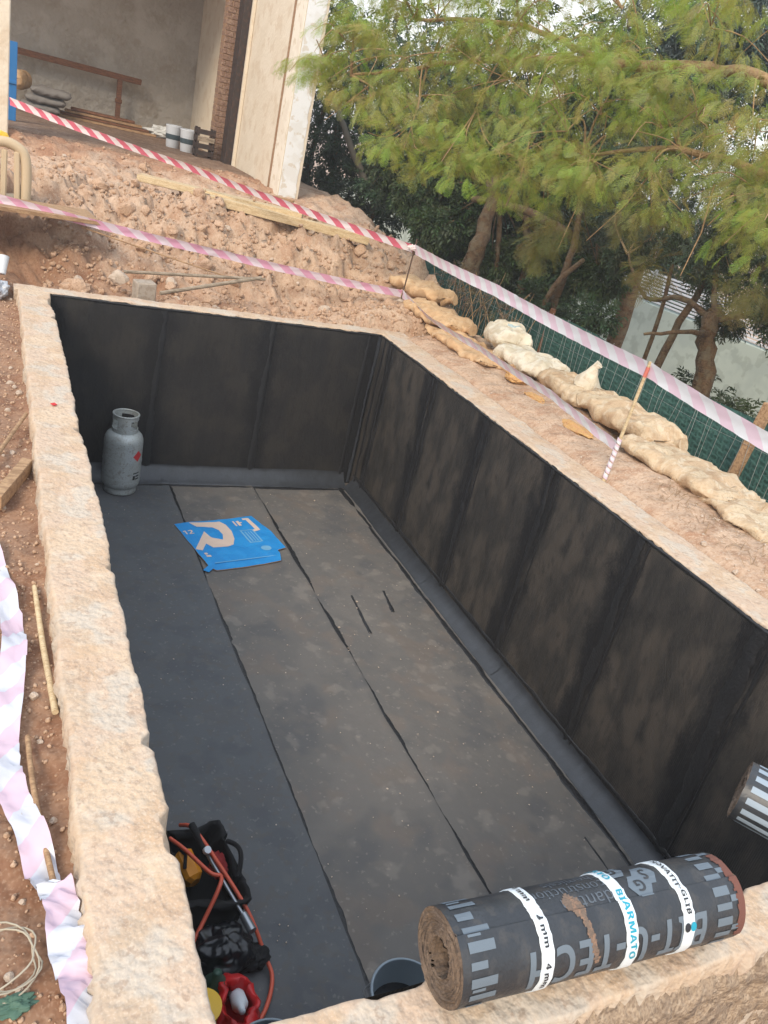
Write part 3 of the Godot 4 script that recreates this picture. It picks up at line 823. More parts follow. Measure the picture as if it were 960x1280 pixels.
func make_cardboard() -> void:
	var t := thing("cardboard_sheet", "flattened blue cardboard box with a large pale letter R lying on the pit floor", "cardboard", Vector3(0.971, -H + 0.012, 0.92))
	var ux := Vector3(0.981, 0, -0.194); var vz := Vector3(0.194, 0, 0.981)
	var lie := func(q: Vector2, lift: float) -> Vector3:
		return ux * q.x + vz * q.y + Vector3.UP * (lift + 0.012 * absf(n_b.get_noise_2d(q.x * 0.7, q.y * 0.7)) + 0.01 * smoothstep(0.4, 0.75, q.x))
	var outline := PackedVector2Array([Vector2(0, 0), Vector2(0.71, 0.0), Vector2(0.755, 0.3), Vector2(0.75, 0.575), Vector2(0.665, 0.59), Vector2(0.66, 0.64), Vector2(0.615, 0.75), Vector2(0.3, 0.765), Vector2(0.046, 0.758), Vector2(0.012, 0.70), Vector2(0.004, 0.4)])
	var tr := poly_tris(outline)
	obj("panel", print_mesh(tr, func(q: Vector2) -> Vector3: return lie.call(q, 0.005), 0.05), M.blue_card, t)
	var b := B.new()
	for k in outline.size():
		var a: Vector2 = outline[k]; var c: Vector2 = outline[(k + 1) % outline.size()]
		for j in 6:
			var p0 := a.lerp(c, j / 6.0); var p1 := a.lerp(c, (j + 1) / 6.0)
			b.face(lie.call(p0, -0.001), lie.call(p1, -0.001), lie.call(p1, 0.005), lie.call(p0, 0.005))
	obj("cut_edge", b.mesh(false), M.card_core, t)
	obj("flap", box(Vector3(0.05, 0.004, 0.1), Transform3D(Basis(Vector3.UP, -0.7), ux * 0.0 + vz * 0.72 + Vector3(0, 0.006, 0))), M.blue_card, t)
	obj("flap", box(Vector3(0.56, 0.005, 0.006), Transform3D(Basis(Vector3.UP, atan2(0.194, 0.981)), ux * 0.35 + vz * 0.668 + Vector3(0, 0.014, 0))), M.card_print_faint, t)
	var on := func(q: Vector2) -> Vector3: return lie.call(q, 0.0065)
	var letter := PackedVector2Array([Vector2(0.12, -0.0) + Vector2(0, 0.012), Vector2(0.39, 0.035), Vector2(0.42, 0.10), Vector2(0.42, 0.22), Vector2(0.39, 0.34), Vector2(0.345, 0.42), Vector2(0.28, 0.445), Vector2(0.16, 0.435), Vector2(0.13, 0.36), Vector2(0.06, 0.455), Vector2(0.0 + 0.01, 0.43), Vector2(0.19, 0.175), Vector2(0.215, 0.285), Vector2(0.29, 0.335), Vector2(0.325, 0.25), Vector2(0.325, 0.17), Vector2(0.29, 0.115), Vector2(0.16, 0.09)])
	obj("printed_letter", print_mesh(poly_tris(letter), on, 0.05), M.card_print, t)
	var small := PackedVector2Array()
	for q in text_tris("12", 0.06, "Droid Sans", 700): small.append(Vector2(0.015 + q.x, 0.19 - q.y))
	small.append_array(poly_tris(PackedVector2Array([Vector2(0.60, 0.03), Vector2(0.66, 0.035), Vector2(0.675, 0.25), Vector2(0.60, 0.265), Vector2(0.60, 0.235), Vector2(0.635, 0.225), Vector2(0.625, 0.06), Vector2(0.60, 0.06)])))
	small.append_array(rect_tris(0.50, 0.05, 0.515, 0.14)); small.append_array(rect_tris(0.53, 0.06, 0.555, 0.14)); small.append_array(rect_tris(0.53, 0.085, 0.575, 0.10))
	small.append_array(rect_tris(0.05, 0.50, 0.075, 0.53)); small.append_array(rect_tris(0.05, 0.54, 0.09, 0.565))
	obj("printed_marks", print_mesh(small, on, 0.05), M.card_print, t)
	var faint := PackedVector2Array()
	for r in [[0.49, 0.22, 0.505, 0.43], [0.60, 0.22, 0.612, 0.43], [0.49, 0.22, 0.61, 0.232], [0.49, 0.42, 0.61, 0.432], [0.52, 0.25, 0.535, 0.41], [0.55, 0.25, 0.56, 0.41], [0.575, 0.25, 0.585, 0.41]]:
		faint.append_array(rect_tris(r[0], r[1], r[2], r[3]))
	var disc := PackedVector2Array()
	for k in 16: disc.append(Vector2(0.585 + cos(TAU * k / 16) * 0.045, 0.54 + sin(TAU * k / 16) * 0.04))
	faint.append_array(poly_tris(disc))
	obj("faint_marks", print_mesh(faint, on, 0.05), M.card_print_faint, t).set_meta("kind", "stuff")

# a roll of bitumen sheet: spiral ends, the outer lap as a step; a at the left end, c at the right
func roll_shape(length: float, r: float, core: float, lap: float, seed_: int) -> Array:
	var nn := FastNoiseLite.new(); nn.seed = seed_; nn.frequency = 2.0
	var sides := 72
	var rad := func(a: float, x: float) -> float:
		var turn := fposmod(a - lap, TAU) / TAU
		return r - 0.0055 * turn + 0.003 * nn.get_noise_2d(x * 1.5, cos(a) * 0.6 + sin(a)) - 0.004 * maxf(0.0, -cos(a)) * 1.0
	var outer := B.new()
	var rows := []
	var nx := 24
	for k in nx + 1:
		var x := length * k / nx
		var ring := []
		for s in sides + 1:
			var a := lap + 0.0005 + (TAU - 0.001) * s / sides
			var q: float = rad.call(a, x)
			var e := 0.002 * nn.get_noise_1d(a * 4.0) if k == 0 or k == nx else 0.0
			ring.append(Vector3(x + e, cos(a) * q, sin(a) * q))
		ring.append(ring[0])
		rows.append(ring)
	outer.grid(rows)
	var ends := []
	for x in [0.0, length]:
		var b := B.new()
		var n := 16
		var ring_rows := []
		for j in n * 2 + 1:
			var ring := []
			var base := lerpf(1.0, core / r, j / float(n * 2))
			for s in sides:
				var a := lap + TAU * s / sides
				var sp := fposmod(a - lap, TAU) / TAU
				var q: float = rad.call(a, x) * lerpf(1.0, base, 1.0)
				if j == n * 2: q *= 1.0 + 0.12 * nn.get_noise_1d(a * 2.0 + 9)
				var groove := 0.0035 if j % 2 == 1 else 0.0
				var wob := 0.006 * nn.get_noise_2d(j * 0.22, a * 0.35) + 0.005 * nn.get_noise_2d(j * 0.9 + 7, a * 1.2)
				var dx := (groove - wob) * (1.0 if x == 0.0 else -1.0) * (1.0 if j > 0 else 0.0)
				ring.append(Vector3(x + dx, cos(a) * q, sin(a) * q * 1.0))
			ring_rows.append(ring)
		# the hole goes in as a dark tube
		var inner := []
		for q in ring_rows[-1]: inner.append(Vector3(x + (0.25 if x == 0.0 else -0.25), q.y * 0.95, q.z * 0.95))
		ring_rows.append(inner)
		b.grid(ring_rows, true)
		ends.append(b.mesh(true))
	return [outer.mesh(true), ends, rad]

func make_rolls() -> void:
	var r := 0.107
	var a := Vector3(0.463, r + 0.010, 5.942); var c := Vector3(1.278, r + 0.010, 5.972)
	var length := (c - a).length()
	var t := thing("membrane_roll", "black bitumen membrane roll with three white straps lying on the near wall top", "membrane roll", a)
	var x := (c - a).normalized()
	t.basis = Basis(x, Vector3.UP, x.cross(Vector3.UP).normalized())
	var lap := deg_to_rad(14)
	var s := roll_shape(length, r, 0.043, lap, 7)
	var rad: Callable = s[2]
	obj("outer_sheet", s[0], M.roll, t)
	for e in s[1]: obj("roll_end", e, M.roll_end, t)
	# print: upside down on the sheet, so it reads from right to left with its foot at the top
	var on := func(q: Vector2, lift: float) -> Vector3:
		var k: float = rad.call(q.y, q.x) + lift
		return Vector3(q.x, cos(q.y) * k, sin(q.y) * k)
	var turned := func(word: String, right_x: float, from_deg: float, h: float, weight: int, wide: float) -> PackedVector2Array:
		var out := PackedVector2Array()
		for q in text_tris(word, h, "Droid Sans", weight, wide): out.append(Vector2(right_x - q.x, deg_to_rad(from_deg) + q.y / r))
		return out
	var big: PackedVector2Array = turned.call("BIT-U-TECH", length * 0.84, 47, 0.092, 700, 1.0)
	var lo := 9.0
	for q in big: lo = minf(lo, q.x)
	var fixed := PackedVector2Array()
	for q in big: fixed.append(Vector2(length * 0.84 - (length * 0.84 - q.x) * (length * 0.635) / (length * 0.84 - lo), q.y))
	var d1 := func(q: Vector2) -> Vector3: return on.call(q, 0.0012)
	obj("print", print_mesh(fixed, d1), M.roll_print, t)
	var lines := PackedVector2Array()
	lines.append_array(turned.call("danton", length * 0.535, -4, 0.031, 400, 1.1))
	lines.append_array(turned.call("construction", length * 0.535, -24, 0.028, 400, 1.0))
	lines.append_array(turned.call("chemicals", length * 0.535, -43, 0.026, 400, 1.0))
	obj("print", print_mesh(lines, d1), M.roll_print_dim, t)
	for hx in [[0.595, -37.0, "G"], [0.685, -17.0, "S"], [0.645, -1.0, "G"]]:
		var mid := Vector2(length * hx[0], deg_to_rad(hx[1]))
		var hex := PackedVector2Array()
		for k in 6: hex.append(mid + Vector2(cos(TAU * k / 6) * 0.036, sin(TAU * k / 6) * 0.036 / r))
		obj("print", print_mesh(poly_tris(hex), d1, 0.015), M.roll_print, t)
		var let := text_tris(hx[2], 0.032, "Droid Sans", 700)
		var w := width_of(let)
		var put := PackedVector2Array()
		for q in let: put.append(mid + Vector2(w * 0.5 - q.x, (q.y - 0.016) / r))
		obj("print", print_mesh(put, func(q: Vector2) -> Vector3: return on.call(q, 0.0022), 0.015), M.roll, t)
	var marks := PackedVector2Array()
	for k in 11:
		var ang := deg_to_rad(-66 + k * 19.0)
		var half := deg_to_rad(5.6 if k % 2 else 4.2)
		marks.append_array(rect_tris(length * 0.025, ang - half, length * (0.105 if k % 3 else 0.075), ang + half))
		marks.append_array(rect_tris(length * 0.885, ang - half, length * 0.945, ang + half))
		if k % 2: marks.append_array(rect_tris(length * 0.945, ang + half * 1.2, length * 0.985, ang + half * 2.6))
		if k % 3 == 1: marks.append_array(rect_tris(length * 0.03, ang + half * 1.3, length * 0.07, ang + half * 2.0))
	obj("end_marks", print_mesh(marks, d1), M.roll_print, t)
	# red ground rubbed into the right rim, and a streak of mud
	var red := PackedVector2Array(); var n_seg := 40
	for k in n_seg:
		var a0 := deg_to_rad(-30 + 125.0 * k / n_seg); var a1 := deg_to_rad(-30 + 125.0 * (k + 1) / n_seg)
		red.append_array(rect_tris(length * (0.968 - 0.012 * n_b.get_noise_1d(k * 0.6)), a0, length * 0.998, a1))
	obj("red_rim", print_mesh(red, func(q: Vector2) -> Vector3: return on.call(q, 0.0018)), M.red_dust, t)
	var smear := PackedVector2Array()
	for k in 30:
		var f := k / 30.0; var f1 := (k + 1) / 30.0
		var g := func(w: float) -> float: return deg_to_rad(-12 + 92 * w)
		var cx := length * (0.385 + 0.05 * f); var hw := 0.005 + 0.016 * smoothstep(0.42, 0.2, f) * smoothstep(0.0, 0.12, f) + 0.010 * absf(n_b.get_noise_1d(k * 0.5)) + 0.02 * pow(1 - f, 3.0) * f + 0.006 * absf(n_c.get_noise_1d(k * 3.1))
		smear.append_array(rect_tris(cx - hw, g.call(f), cx + hw * (0.7 + 0.5 * n_c.get_noise_1d(k)), g.call(f1)))
	obj("mud_smear", print_mesh(smear, func(q: Vector2) -> Vector3: return on.call(q, 0.0016 + 0.001 * n_c.get_noise_2d(q.x * 4, q.y))), M.mud, t)
	# straps
	var words := [["4 mm", 0.26, M.strap_black, 0.014, [-46.0, 10.0, 62.0]], ["BIARMATO", 0.555, M.strap_blue, 0.0175, [-104.0, 0.0]], ["NOVATIT-GLIB", 0.77, M.strap_black, 0.0135, [-42.0]]]
	for wd in words:
		var x0: float = length * wd[1]
		var rows := []
		for j in 4:
			var ring := []
			for k in 65:
				var ang := TAU * k / 64.0
				var xx: float = x0 + [-0.0168, -0.0164, 0.0164, 0.0168][j] + 0.004 * n_b.get_noise_1d(ang + x0 * 30)
				ring.append(on.call(Vector2(xx, ang), 0.0008 if j in [0, 3] else 0.0032))
			rows.append(ring)
		var b := B.new()
		b.grid(rows)
		var st := obj("strap", b.mesh(true), M.strap, t)
		var letters := PackedVector2Array()
		for start in wd[4]:
			for q in text_tris(wd[0], wd[3], "Droid Sans", 700, 1.3): letters.append(Vector2(x0 - wd[3] * 0.5 + q.y, deg_to_rad(start) + q.x / r))
		obj("strap_print", print_mesh(letters, func(q: Vector2) -> Vector3: return on.call(Vector2(q.x + 0.004 * n_b.get_noise_1d(q.y + x0 * 30), q.y), 0.0054), 0.012), wd[2], st)
		if wd[1] > 0.7:
			for dd in [[-0.008, M.strap_black], [0.010, M.strap_blue]]:
				var disc := PackedVector2Array()
				for k in 14: disc.append(Vector2(x0 + dd[0] + cos(TAU * k / 14) * 0.009, deg_to_rad(62) + sin(TAU * k / 14) * 0.011 / r))
				obj("strap_print", print_mesh(poly_tris(disc), func(q: Vector2) -> Vector3: return on.call(q, 0.006), 0.01), dd[1], st)
	# the second roll, lying askew over the near wall with its end out above the pit
	var r2 := 0.1
	var a2 := Vector3(1.695, r2 + 0.012, 5.68)
	var t2 := thing("membrane_roll", "thinner black bitumen roll with pale stripes sticking out over the pit at right", "membrane roll", a2)
	var x2 := Vector3(0.56, 0, 0.83).normalized()
	t2.basis = Basis(x2, Vector3.UP, x2.cross(Vector3.UP).normalized())
	var s2 := roll_shape(0.95, r2, 0.04, deg_to_rad(200), 9)
	var rad2: Callable = s2[2]
	obj("outer_sheet", s2[0], M.roll, t2)
	for e in s2[1]: obj("roll_end", e, M.roll_end, t2)
	var bars := PackedVector2Array()
	for k in 16:
		var ang := TAU * k / 16
		bars.append_array(rect_tris(0.02, ang - 0.1, 0.16 + 0.05 * (k % 2), ang + 0.1))
		bars.append_array(rect_tris(0.78, ang - 0.09, 0.92, ang + 0.09))
	obj("end_marks", print_mesh(bars, func(q: Vector2) -> Vector3:
		var k2: float = rad2.call(q.y, q.x) + 0.0012
		return Vector3(q.x, cos(q.y) * k2, sin(q.y) * k2)), plain(rgb(140, 154, 166), 0.55), t2)

func make_tools() -> void:
	var fy := -H + 0.01
	var t := thing("tool_bag", "open slumped black tool bag on the pit floor against the left wall", "bag", Vector3(0.45, fy, 4.42))
	var b := B.new()
	var nn := FastNoiseLite.new(); nn.seed = 4; nn.frequency = 6.0
	var rows := []
	var levels := [[0.0, 0.92], [0.06, 1.05], [0.12, 1.04], [0.17, 0.98], [0.19, 1.0], [0.18, 0.88], [0.12, 0.9], [0.03, 0.85]]
	for l in levels:
		var ring := []
		for k in 48:
			var a := TAU * k / 48
			var q := Vector3(signf(cos(a)) * pow(absf(cos(a)), 0.35) * 0.15, 0, signf(sin(a)) * pow(absf(sin(a)), 0.35) * 0.21) * float(l[1])
			q.y = l[0]
			q += Vector3(nn.get_noise_3dv(q), 0.6 * nn.get_noise_3dv(q + Vector3(3, 0, 0)) * (l[0] / 0.22), nn.get_noise_3dv(q + Vector3(0, 5, 0))) * 0.085
			ring.append(q)
		rows.append(ring)
	b.grid(rows, true); b.fan(rows[-1], false)
	obj("body", b.mesh(true), M.black_cloth, t)
	var hp := []
	for k in 13: hp.append(Vector3(0.135 + 0.03 * sin(PI * k / 12), 0.2 + 0.04 * sin(PI * k / 12), -0.1 + 0.2 * k / 12))
	obj("handle", tube(hp, [0.011], 8), M.black_cloth, t)
	tag(obj("black_plastic_bag", crumple(Vector3(0.15, 0.10, 0.13), 21, 0.22), M.black_bag), "crumpled shiny black plastic bag lying beside the tool bag", "plastic bag").position = Vector3(0.47, fy + 0.085, 4.77)
	tag(obj("black_cloth_rag", crumple(Vector3(0.09, 0.05, 0.07), 25, 0.2), M.black_cloth), "dull black rag lying under the bend of the orange hose", "rag").position = Vector3(0.60, fy + 0.04, 4.80)
	# torch
	var tr := thing("gas_torch", "steel gas torch lance lying across the black tool bag", "gas torch", Vector3(0.45, -1.345, 4.28))
	obj("lance", tube([Vector3(0.0, 0.0, 0.0), Vector3(0.04, -0.02, 0.15), Vector3(0.12, -0.05, 0.42)], [0.011, 0.009, 0.008], 10), M.steel, tr)
	obj("grip", tube([Vector3(-0.015, 0.005, -0.06), Vector3(0.02, -0.005, 0.08)], [0.017, 0.015], 10), M.black_cloth, tr)
	obj("valve_knob", tube([Vector3(0.018, 0.006, 0.1), Vector3(0.022, 0.026, 0.11)], [0.017], 10), M.white_plastic, tr)
	obj("burner", tube([Vector3(0.118, -0.05, 0.41), Vector3(0.14, -0.058, 0.49)], [0.018, 0.02], 14), M.steel, tr)
	var hose := smooth_path([Vector3(0.40, -1.40, 4.16), Vector3(0.44, -1.345, 4.24), Vector3(0.505, -1.35, 4.43), Vector3(0.60, -1.42, 4.66), Vector3(0.655, -1.53, 4.81), Vector3(0.665, fy + 0.014, 4.90), Vector3(0.60, fy + 0.013, 5.02), Vector3(0.50, fy + 0.014, 5.1), Vector3(0.38, fy + 0.014, 5.14)])
	tag(obj("gas_hose", tube(hose, [0.0095], 8), M.hose), "orange rubber gas hose running from tool bag to red bag", "hose")
	var loop := smooth_path([Vector3(0.33, -1.36, 4.26), Vector3(0.38, -1.335, 4.36), Vector3(0.46, -1.335, 4.50), Vector3(0.505, -1.345, 4.52), Vector3(0.48, -1.35, 4.58), Vector3(0.41, -1.42, 4.66), Vector3(0.34, -1.47, 4.74)])
	tag(obj("gas_hose", tube(loop, [0.0095], 8), M.hose), "loop of orange hose lying in the mouth of the tool bag", "hose")
	var y := thing("work_lamp_case", "small amber yellow plastic case in the tool bag mouth", "case", Vector3(0.40, -1.44, 4.37))
	obj("shell", box(Vector3(0.08, 0.12, 0.15), Transform3D(Basis.from_euler(Vector3(0.3, 0.3, 0.2))), 0.018), M.amber_plastic, y)
	obj("handle", tube([Vector3(-0.03, 0.06, -0.05), Vector3(-0.02, 0.09, 0.0), Vector3(-0.03, 0.06, 0.05)], [0.008], 8), M.black_cloth, y)
	tag(obj("red_cloth", crumple(Vector3(0.055, 0.03, 0.1), 31, 0.4), plain(rgb(120, 24, 24), 0.9)), "dark red rag inside the black tool bag", "rag").position = Vector3(0.52, -1.40, 4.42)
	# red bag with its mouth open
	var rbag := thing("red_plastic_bag", "open red plastic bag on the pit floor near the near left corner", "plastic bag", Vector3(0.46, fy, 5.03))
	var rb := B.new(); rows = []
	nn.frequency = 9.0
	for l in [[0.0, 0.8], [0.05, 1.1], [0.11, 1.1], [0.15, 0.92], [0.165, 0.8], [0.14, 0.66], [0.06, 0.75], [0.02, 0.7]]:
		var ring := []
		for k in 48:
			var a := TAU * k / 48
			var q := Vector3(cos(a) * 0.085, l[0], sin(a) * 0.125) * Vector3(l[1], 1, l[1])
			q += Vector3(nn.get_noise_3dv(q), nn.get_noise_3dv(q + Vector3(3, 0, 0)) * 1.2 * l[0] / 0.16, nn.get_noise_3dv(q + Vector3(0, 5, 0))) * 0.05
			ring.append(q)
		rows.append(ring)
	rb.grid(rows, true); rb.fan(rows[-1], false)
	obj("bag_film", rb.mesh(true), M.red_plastic, rbag)
	tag(obj("white_bottle", lathe([Vector2(0.001, -0.09), Vector2(0.03, -0.09), Vector2(0.032, 0.03), Vector2(0.014, 0.06), Vector2(0.013, 0.09), Vector2(0.001, 0.09)], 16), M.white_plastic), "small white bottle poking out of the red bag", "bottle").transform = Transform3D(Basis.from_euler(Vector3(0.9, 0.2, 0.3)), Vector3(0.47, fy + 0.14, 5.03))
	tag(obj("yellow_tub", lathe([Vector2(0.001, 0), Vector2(0.06, 0), Vector2(0.068, 0.16), Vector2(0.072, 0.165), Vector2(0.072, 0.175), Vector2(0.001, 0.178)], 24), M.yellow_plastic), "yellow plastic tub between the red bag and left wall", "tub").position = Vector3(0.325, fy, 5.03)
	tag(obj("green_bottle", lathe([Vector2(0.001, 0), Vector2(0.05, 0), Vector2(0.055, 0.01), Vector2(0.055, 0.12), Vector2(0.02, 0.17), Vector2(0.018, 0.2), Vector2(0.001, 0.2)], 20), M.green_plastic), "dark green bottle standing behind the red bag", "bottle").position = Vector3(0.40, fy, 4.93)
	for q in [[Vector3(0.47, fy, 5.37), "grey plastic bucket at the near left corner of the pit"], [Vector3(1.05, fy, 5.28), "grey plastic bucket in the pit left of the big roll"]]:
		var bk := thing("plastic_bucket", q[1], "bucket", q[0], "grey buckets by the near wall")
		obj("body", lathe([Vector2(0.001, 0.004), Vector2(0.108, 0.004), Vector2(0.108, 0.0), Vector2(0.112, 0.0), Vector2(0.138, 0.315), Vector2(0.146, 0.317), Vector2(0.148, 0.33), Vector2(0.142, 0.337), Vector2(0.135, 0.332), Vector2(0.109, 0.012), Vector2(0.001, 0.012)], 40), M.grey_plastic, bk)
		obj("contents", lathe([Vector2(0.001, 0.21), Vector2(0.06, 0.212), Vector2(0.127, 0.208), Vector2(0.127, 0.2)], 32), M.bitumen, bk)
		var hb := []
		for k in 21: hb.append(Vector3(cos(PI * k / 20) * 0.15, 0.30 - 0.10 * sin(PI * k / 20), -0.03 - sin(PI * k / 20) * 0.125))
		obj("handle", tube(hb, [0.004], 6), M.steel, bk)
	# crumbs of mortar and paper on the floor
	var ch := lump(1.0, 88, 0.5, 5)
	var cm := MultiMesh.new(); var crumbs := 300; cm.transform_format = MultiMesh.TRANSFORM_3D; cm.mesh = ch; cm.instance_count = crumbs
	for k in crumbs:
		var p := Vector3(rf(0.02, W - 0.2), -H + 0.008, rf(0.2, L - 0.05))
		var sc := rf(0.002, 0.006) * (2.0 if rng.randf() < 0.08 else 1.0)
		cm.set_instance_transform(k, Transform3D(Basis.from_euler(Vector3(0, rf(0, TAU), 0)).scaled(Vector3.ONE * sc), p))
	var cr := MultiMeshInstance3D.new(); cr.name = "mortar_crumbs"; cr.multimesh = cm; cr.material_override = M.stone
	add_child(cr); cr.set_meta("kind", "stuff"); cr.set_meta("label", "pale mortar crumbs scattered on the pit floor"); cr.set_meta("category", "debris")

# ---------------------------------------------------------------- around the pit
func drop(x: float, z: float) -> float:
	return ground_height(x, z)

func make_bank_things() -> void:
	# planks on the bank
	tag(obj("timber_plank", beam(Vector3(1.05, 0.66, -3.02), Vector3(2.75, 0.65, -2.32), 0.22, 0.07, 0.004, 0.002), M.wood_pale), "long pale plank lying on the crest of the bank, farther of two", "plank")
	tag(obj("timber_plank", beam(Vector3(1.55, 0.63, -2.62), Vector3(3.45, 0.57, -1.95), 0.16, 0.09, 0.004, 0.002), M.wood_pale), "long pale plank on the front of the bank crest, nearer of two", "plank")
	tag(obj("timber_board", beam(Vector3(-1.4, 0.45, -1.0), Vector3(0.42, 0.425, -1.26), 0.55, 0.035, 0.004, 0.002), M.wood_old), "wide brown board bridging the ditch at the far left", "board")
	tag(obj("timber_offcut", beam(Vector3(2.2, 0.72, -3.3), Vector3(2.85, 0.72, -3.0), 0.07, 0.03, 0.003, 0.002), M.wood_old), "short thin timber offcut behind the two pale planks", "timber")
	# in the ditch
	tag(obj("metal_pipe", tube([Vector3(0.61, 0.14, -0.5), Vector3(1.25, 0.185, -0.55), Vector3(1.9, 0.225, -0.62)], [0.014], 10), M.wood_grey), "thin grey pipe propped on a block in the ditch", "pipe")
	tag(obj("metal_pipe", tube([Vector3(0.90, 0.035, -0.33), Vector3(1.86, 0.235, -0.62)], [0.017], 10), M.wood_grey), "grey pipe resting from far wall up onto the bank", "pipe")
	tag(obj("cable", tube(smooth_path([Vector3(0.3, 0.36, -1.05), Vector3(0.75, 0.29, -0.95), Vector3(1.26, 0.22, -0.8), Vector3(1.6, 0.17, -0.75)]), [0.007], 6), M.wood_old), "thin brown rod leaning down the ditch side", "rod")
	var blk := thing("concrete_block", "grey concrete block standing in the ditch behind the far wall", "block", Vector3(0.78, -0.13, -0.42))
	obj("block_body", box(Vector3(0.17, 0.24, 0.14), Transform3D(Basis.from_euler(Vector3(0.05, 0.2, 0.03)), Vector3(0, 0.11, 0)), 0.008, 0.003), M.grey_block, blk)
	tag(obj("stone_block", lump(0.085, 61, 0.8), M.stone), "squarish pale stone beside the pipe end in the ditch", "stone").position = Vector3(0.60, 0.06, -0.62)
	# things on the strip left of the pit
	tag(obj("bamboo_cane", tube([Vector3(-0.275, drop(-0.275, 4.1) + 0.02, 4.1), Vector3(-0.262, drop(-0.26, 4.45) + 0.02, 4.45), Vector3(-0.245, drop(-0.245, 4.81) + 0.02, 4.81)], [0.0085, 0.010], 9), M.wood_pale), "short pale bamboo cane on soil beside the left wall", "cane")
	tag(obj("wood_stick", tube(smooth_path([Vector3(-0.325, -0.075, 4.90), Vector3(-0.318, -0.07, 5.1), Vector3(-0.298, -0.075, 5.3), Vector3(-0.272, -0.075, 5.52)]), [0.007, 0.0075], 8), M.wood_old), "thin brown stick along the edge of the fallen tape", "stick")
	tag(obj("wood_stick", tube([Vector3(-0.42, -0.06, 3.08), Vector3(-0.25, -0.055, 2.45)], [0.012, 0.010], 8), M.wood_old), "slanting brown stick leaning on the left wall edge", "stick")
	tag(obj("timber_offcut", beam(Vector3(-0.40, -0.07, 3.45), Vector3(-0.265, -0.06, 3.08), 0.05, 0.07, 0.004, 0.002), M.wood_old), "brown timber offcut lying by the left wall below the stick", "timber")
	var pb := thing("clear_plastic_bag", "crumpled clear plastic bag on the soil beside the far left wall end", "plastic bag", Vector3(-0.37, -0.02, -0.02))
	obj("film", crumple(Vector3(0.10, 0.085, 0.13), 41, 0.3), plain(rgb(170, 174, 180), 0.3), pb)
	tag(obj("white_cup", lathe([Vector2(0.001, 0), Vector2(0.030, 0), Vector2(0.042, 0.14), Vector2(0.044, 0.142), Vector2(0.040, 0.14), Vector2(0.029, 0.006), Vector2(0.001, 0.006)], 20), M.white_plastic), "white plastic cup on top of the clear bag", "cup").transform = Transform3D(Basis.from_euler(Vector3(-0.5, 0, -0.1)), Vector3(-0.345, 0.05, -0.22))
	tag(obj("red_chip", box(Vector3(0.022, 0.004, 0.028), Transform3D(Basis(Vector3.UP, 0.6)), 0.001, 0.002), M.red_print), "tiny red plastic chip on the left wall top", "chip").position = Vector3(-0.115, 0.012, 2.45)
	var coil := []
	for k in 90:
		var a := TAU * k / 26.0
		coil.append(Vector3(-0.40 + cos(a) * (0.075 + 0.012 * sin(k * 0.7)), -0.075 + 0.018 * sin(k * 0.33) + k * 0.0003, 5.60 + sin(a) * (0.07 + 0.016 * sin(k * 0.45))))
	tag(obj("wire_coil", tube(coil, [0.0022], 6), plain(rgb(170, 160, 140), 0.5)), "loose coil of pale wire in the near left corner", "wire")
	tag(obj("green_sheet", crumple(Vector3(0.07, 0.025, 0.035), 51, 0.5), plain(rgb(70, 100, 84), 0.7)), "scrap of green plastic beside the wire coil", "scrap").position = Vector3(-0.38, -0.09, 5.69)
	# stakes
	var st := thing("marker_stake", "thin wooden stake with red paint standing on the right ledge", "stake", Vector3(3.19, 0.0, 3.13))
	obj("shaft", tube([Vector3(0.0, -0.1, 0.0), Vector3(0.012, 0.4, 0.0), Vector3(0.02, 0.81, 0.0)], [0.0125, 0.012, 0.011], 7, 0.06), M.wood_pale, st)
	obj("painted_tip", tube([Vector3(0.0179, 0.71, 0.0), Vector3(0.0195, 0.775, 0.0)], [0.0128, 0.0123], 7), plain(rgb(196, 110, 96), 0.7), st)
	var wind := B.new()
	var wrows := []
	for k in 60:
		var a := TAU * k / 9.0; var y := 0.0 + 0.27 * k / 59.0
		var o := Vector3(cos(a) * 0.0165 + 0.006 * y / 0.27, y, sin(a) * 0.0165)
		wrows.append([o, o + Vector3(0, 0.035, 0)])
	wind.grid(wrows)
	obj("wound_tape", wind.mesh(true), M.tape_pale, st)
	var rod := thing("steel_rod", "thin steel rod standing at the end of the bank holding both tapes", "rod", Vector3(3.48, 0.0, -0.9))
	obj("shaft", tube([Vector3(0, -0.1, 0), Vector3(0.035, 0.80, 0)], [0.008], 7), plain(rgb(96, 76, 62), 0.8, 0.3), rod)
	tag(obj("tape_knot", crumple(Vector3(0.12, 0.05, 0.05), 55, 0.6), plain(rgb(232, 222, 222), 0.6)), "bunched white tape knot at the top of the steel rod", "tape knot").position = Vector3(3.50, 0.71, -0.9)
	# tapes
	var tape := func(called: String, pts: Array, turns: Array, w: float, mat: Material, parent: Node) -> MeshInstance3D:
		var path := []
		var sides := []
		for k in pts.size() - 1:
			var n := maxi(4, int((pts[k + 1] - pts[k]).length() / 0.06))
			for j in n + (1 if k == pts.size() - 2 else 0):
				var f := j / float(n)
				var sag: float = 4.0 * f * (1.0 - f) * 0.006 * (pts[k + 1] - pts[k]).length()
				path.append(pts[k].lerp(pts[k + 1], f) - Vector3(0, sag, 0))
				sides.append(lerpf(turns[k], turns[k + 1], smoothstep(0, 1, f)))
		var sv := []
		for k in path.size():
			var d: Vector3 = (path[mini(k + 1, path.size() - 1)] - path[maxi(k - 1, 0)]).normalized()
			var flat: Vector3 = d.cross(Vector3.UP).normalized()
			sv.append((Vector3.UP * cos(sides[k]) + flat * sin(sides[k])).normalized())
		return obj(called, ribbon(path, sv, w, 0.22, 0.01), mat, parent)
	var t1 := thing("barrier_tape", "upper red and white barrier tape stretched from the building to the stake", "barrier tape", Vector3.ZERO)
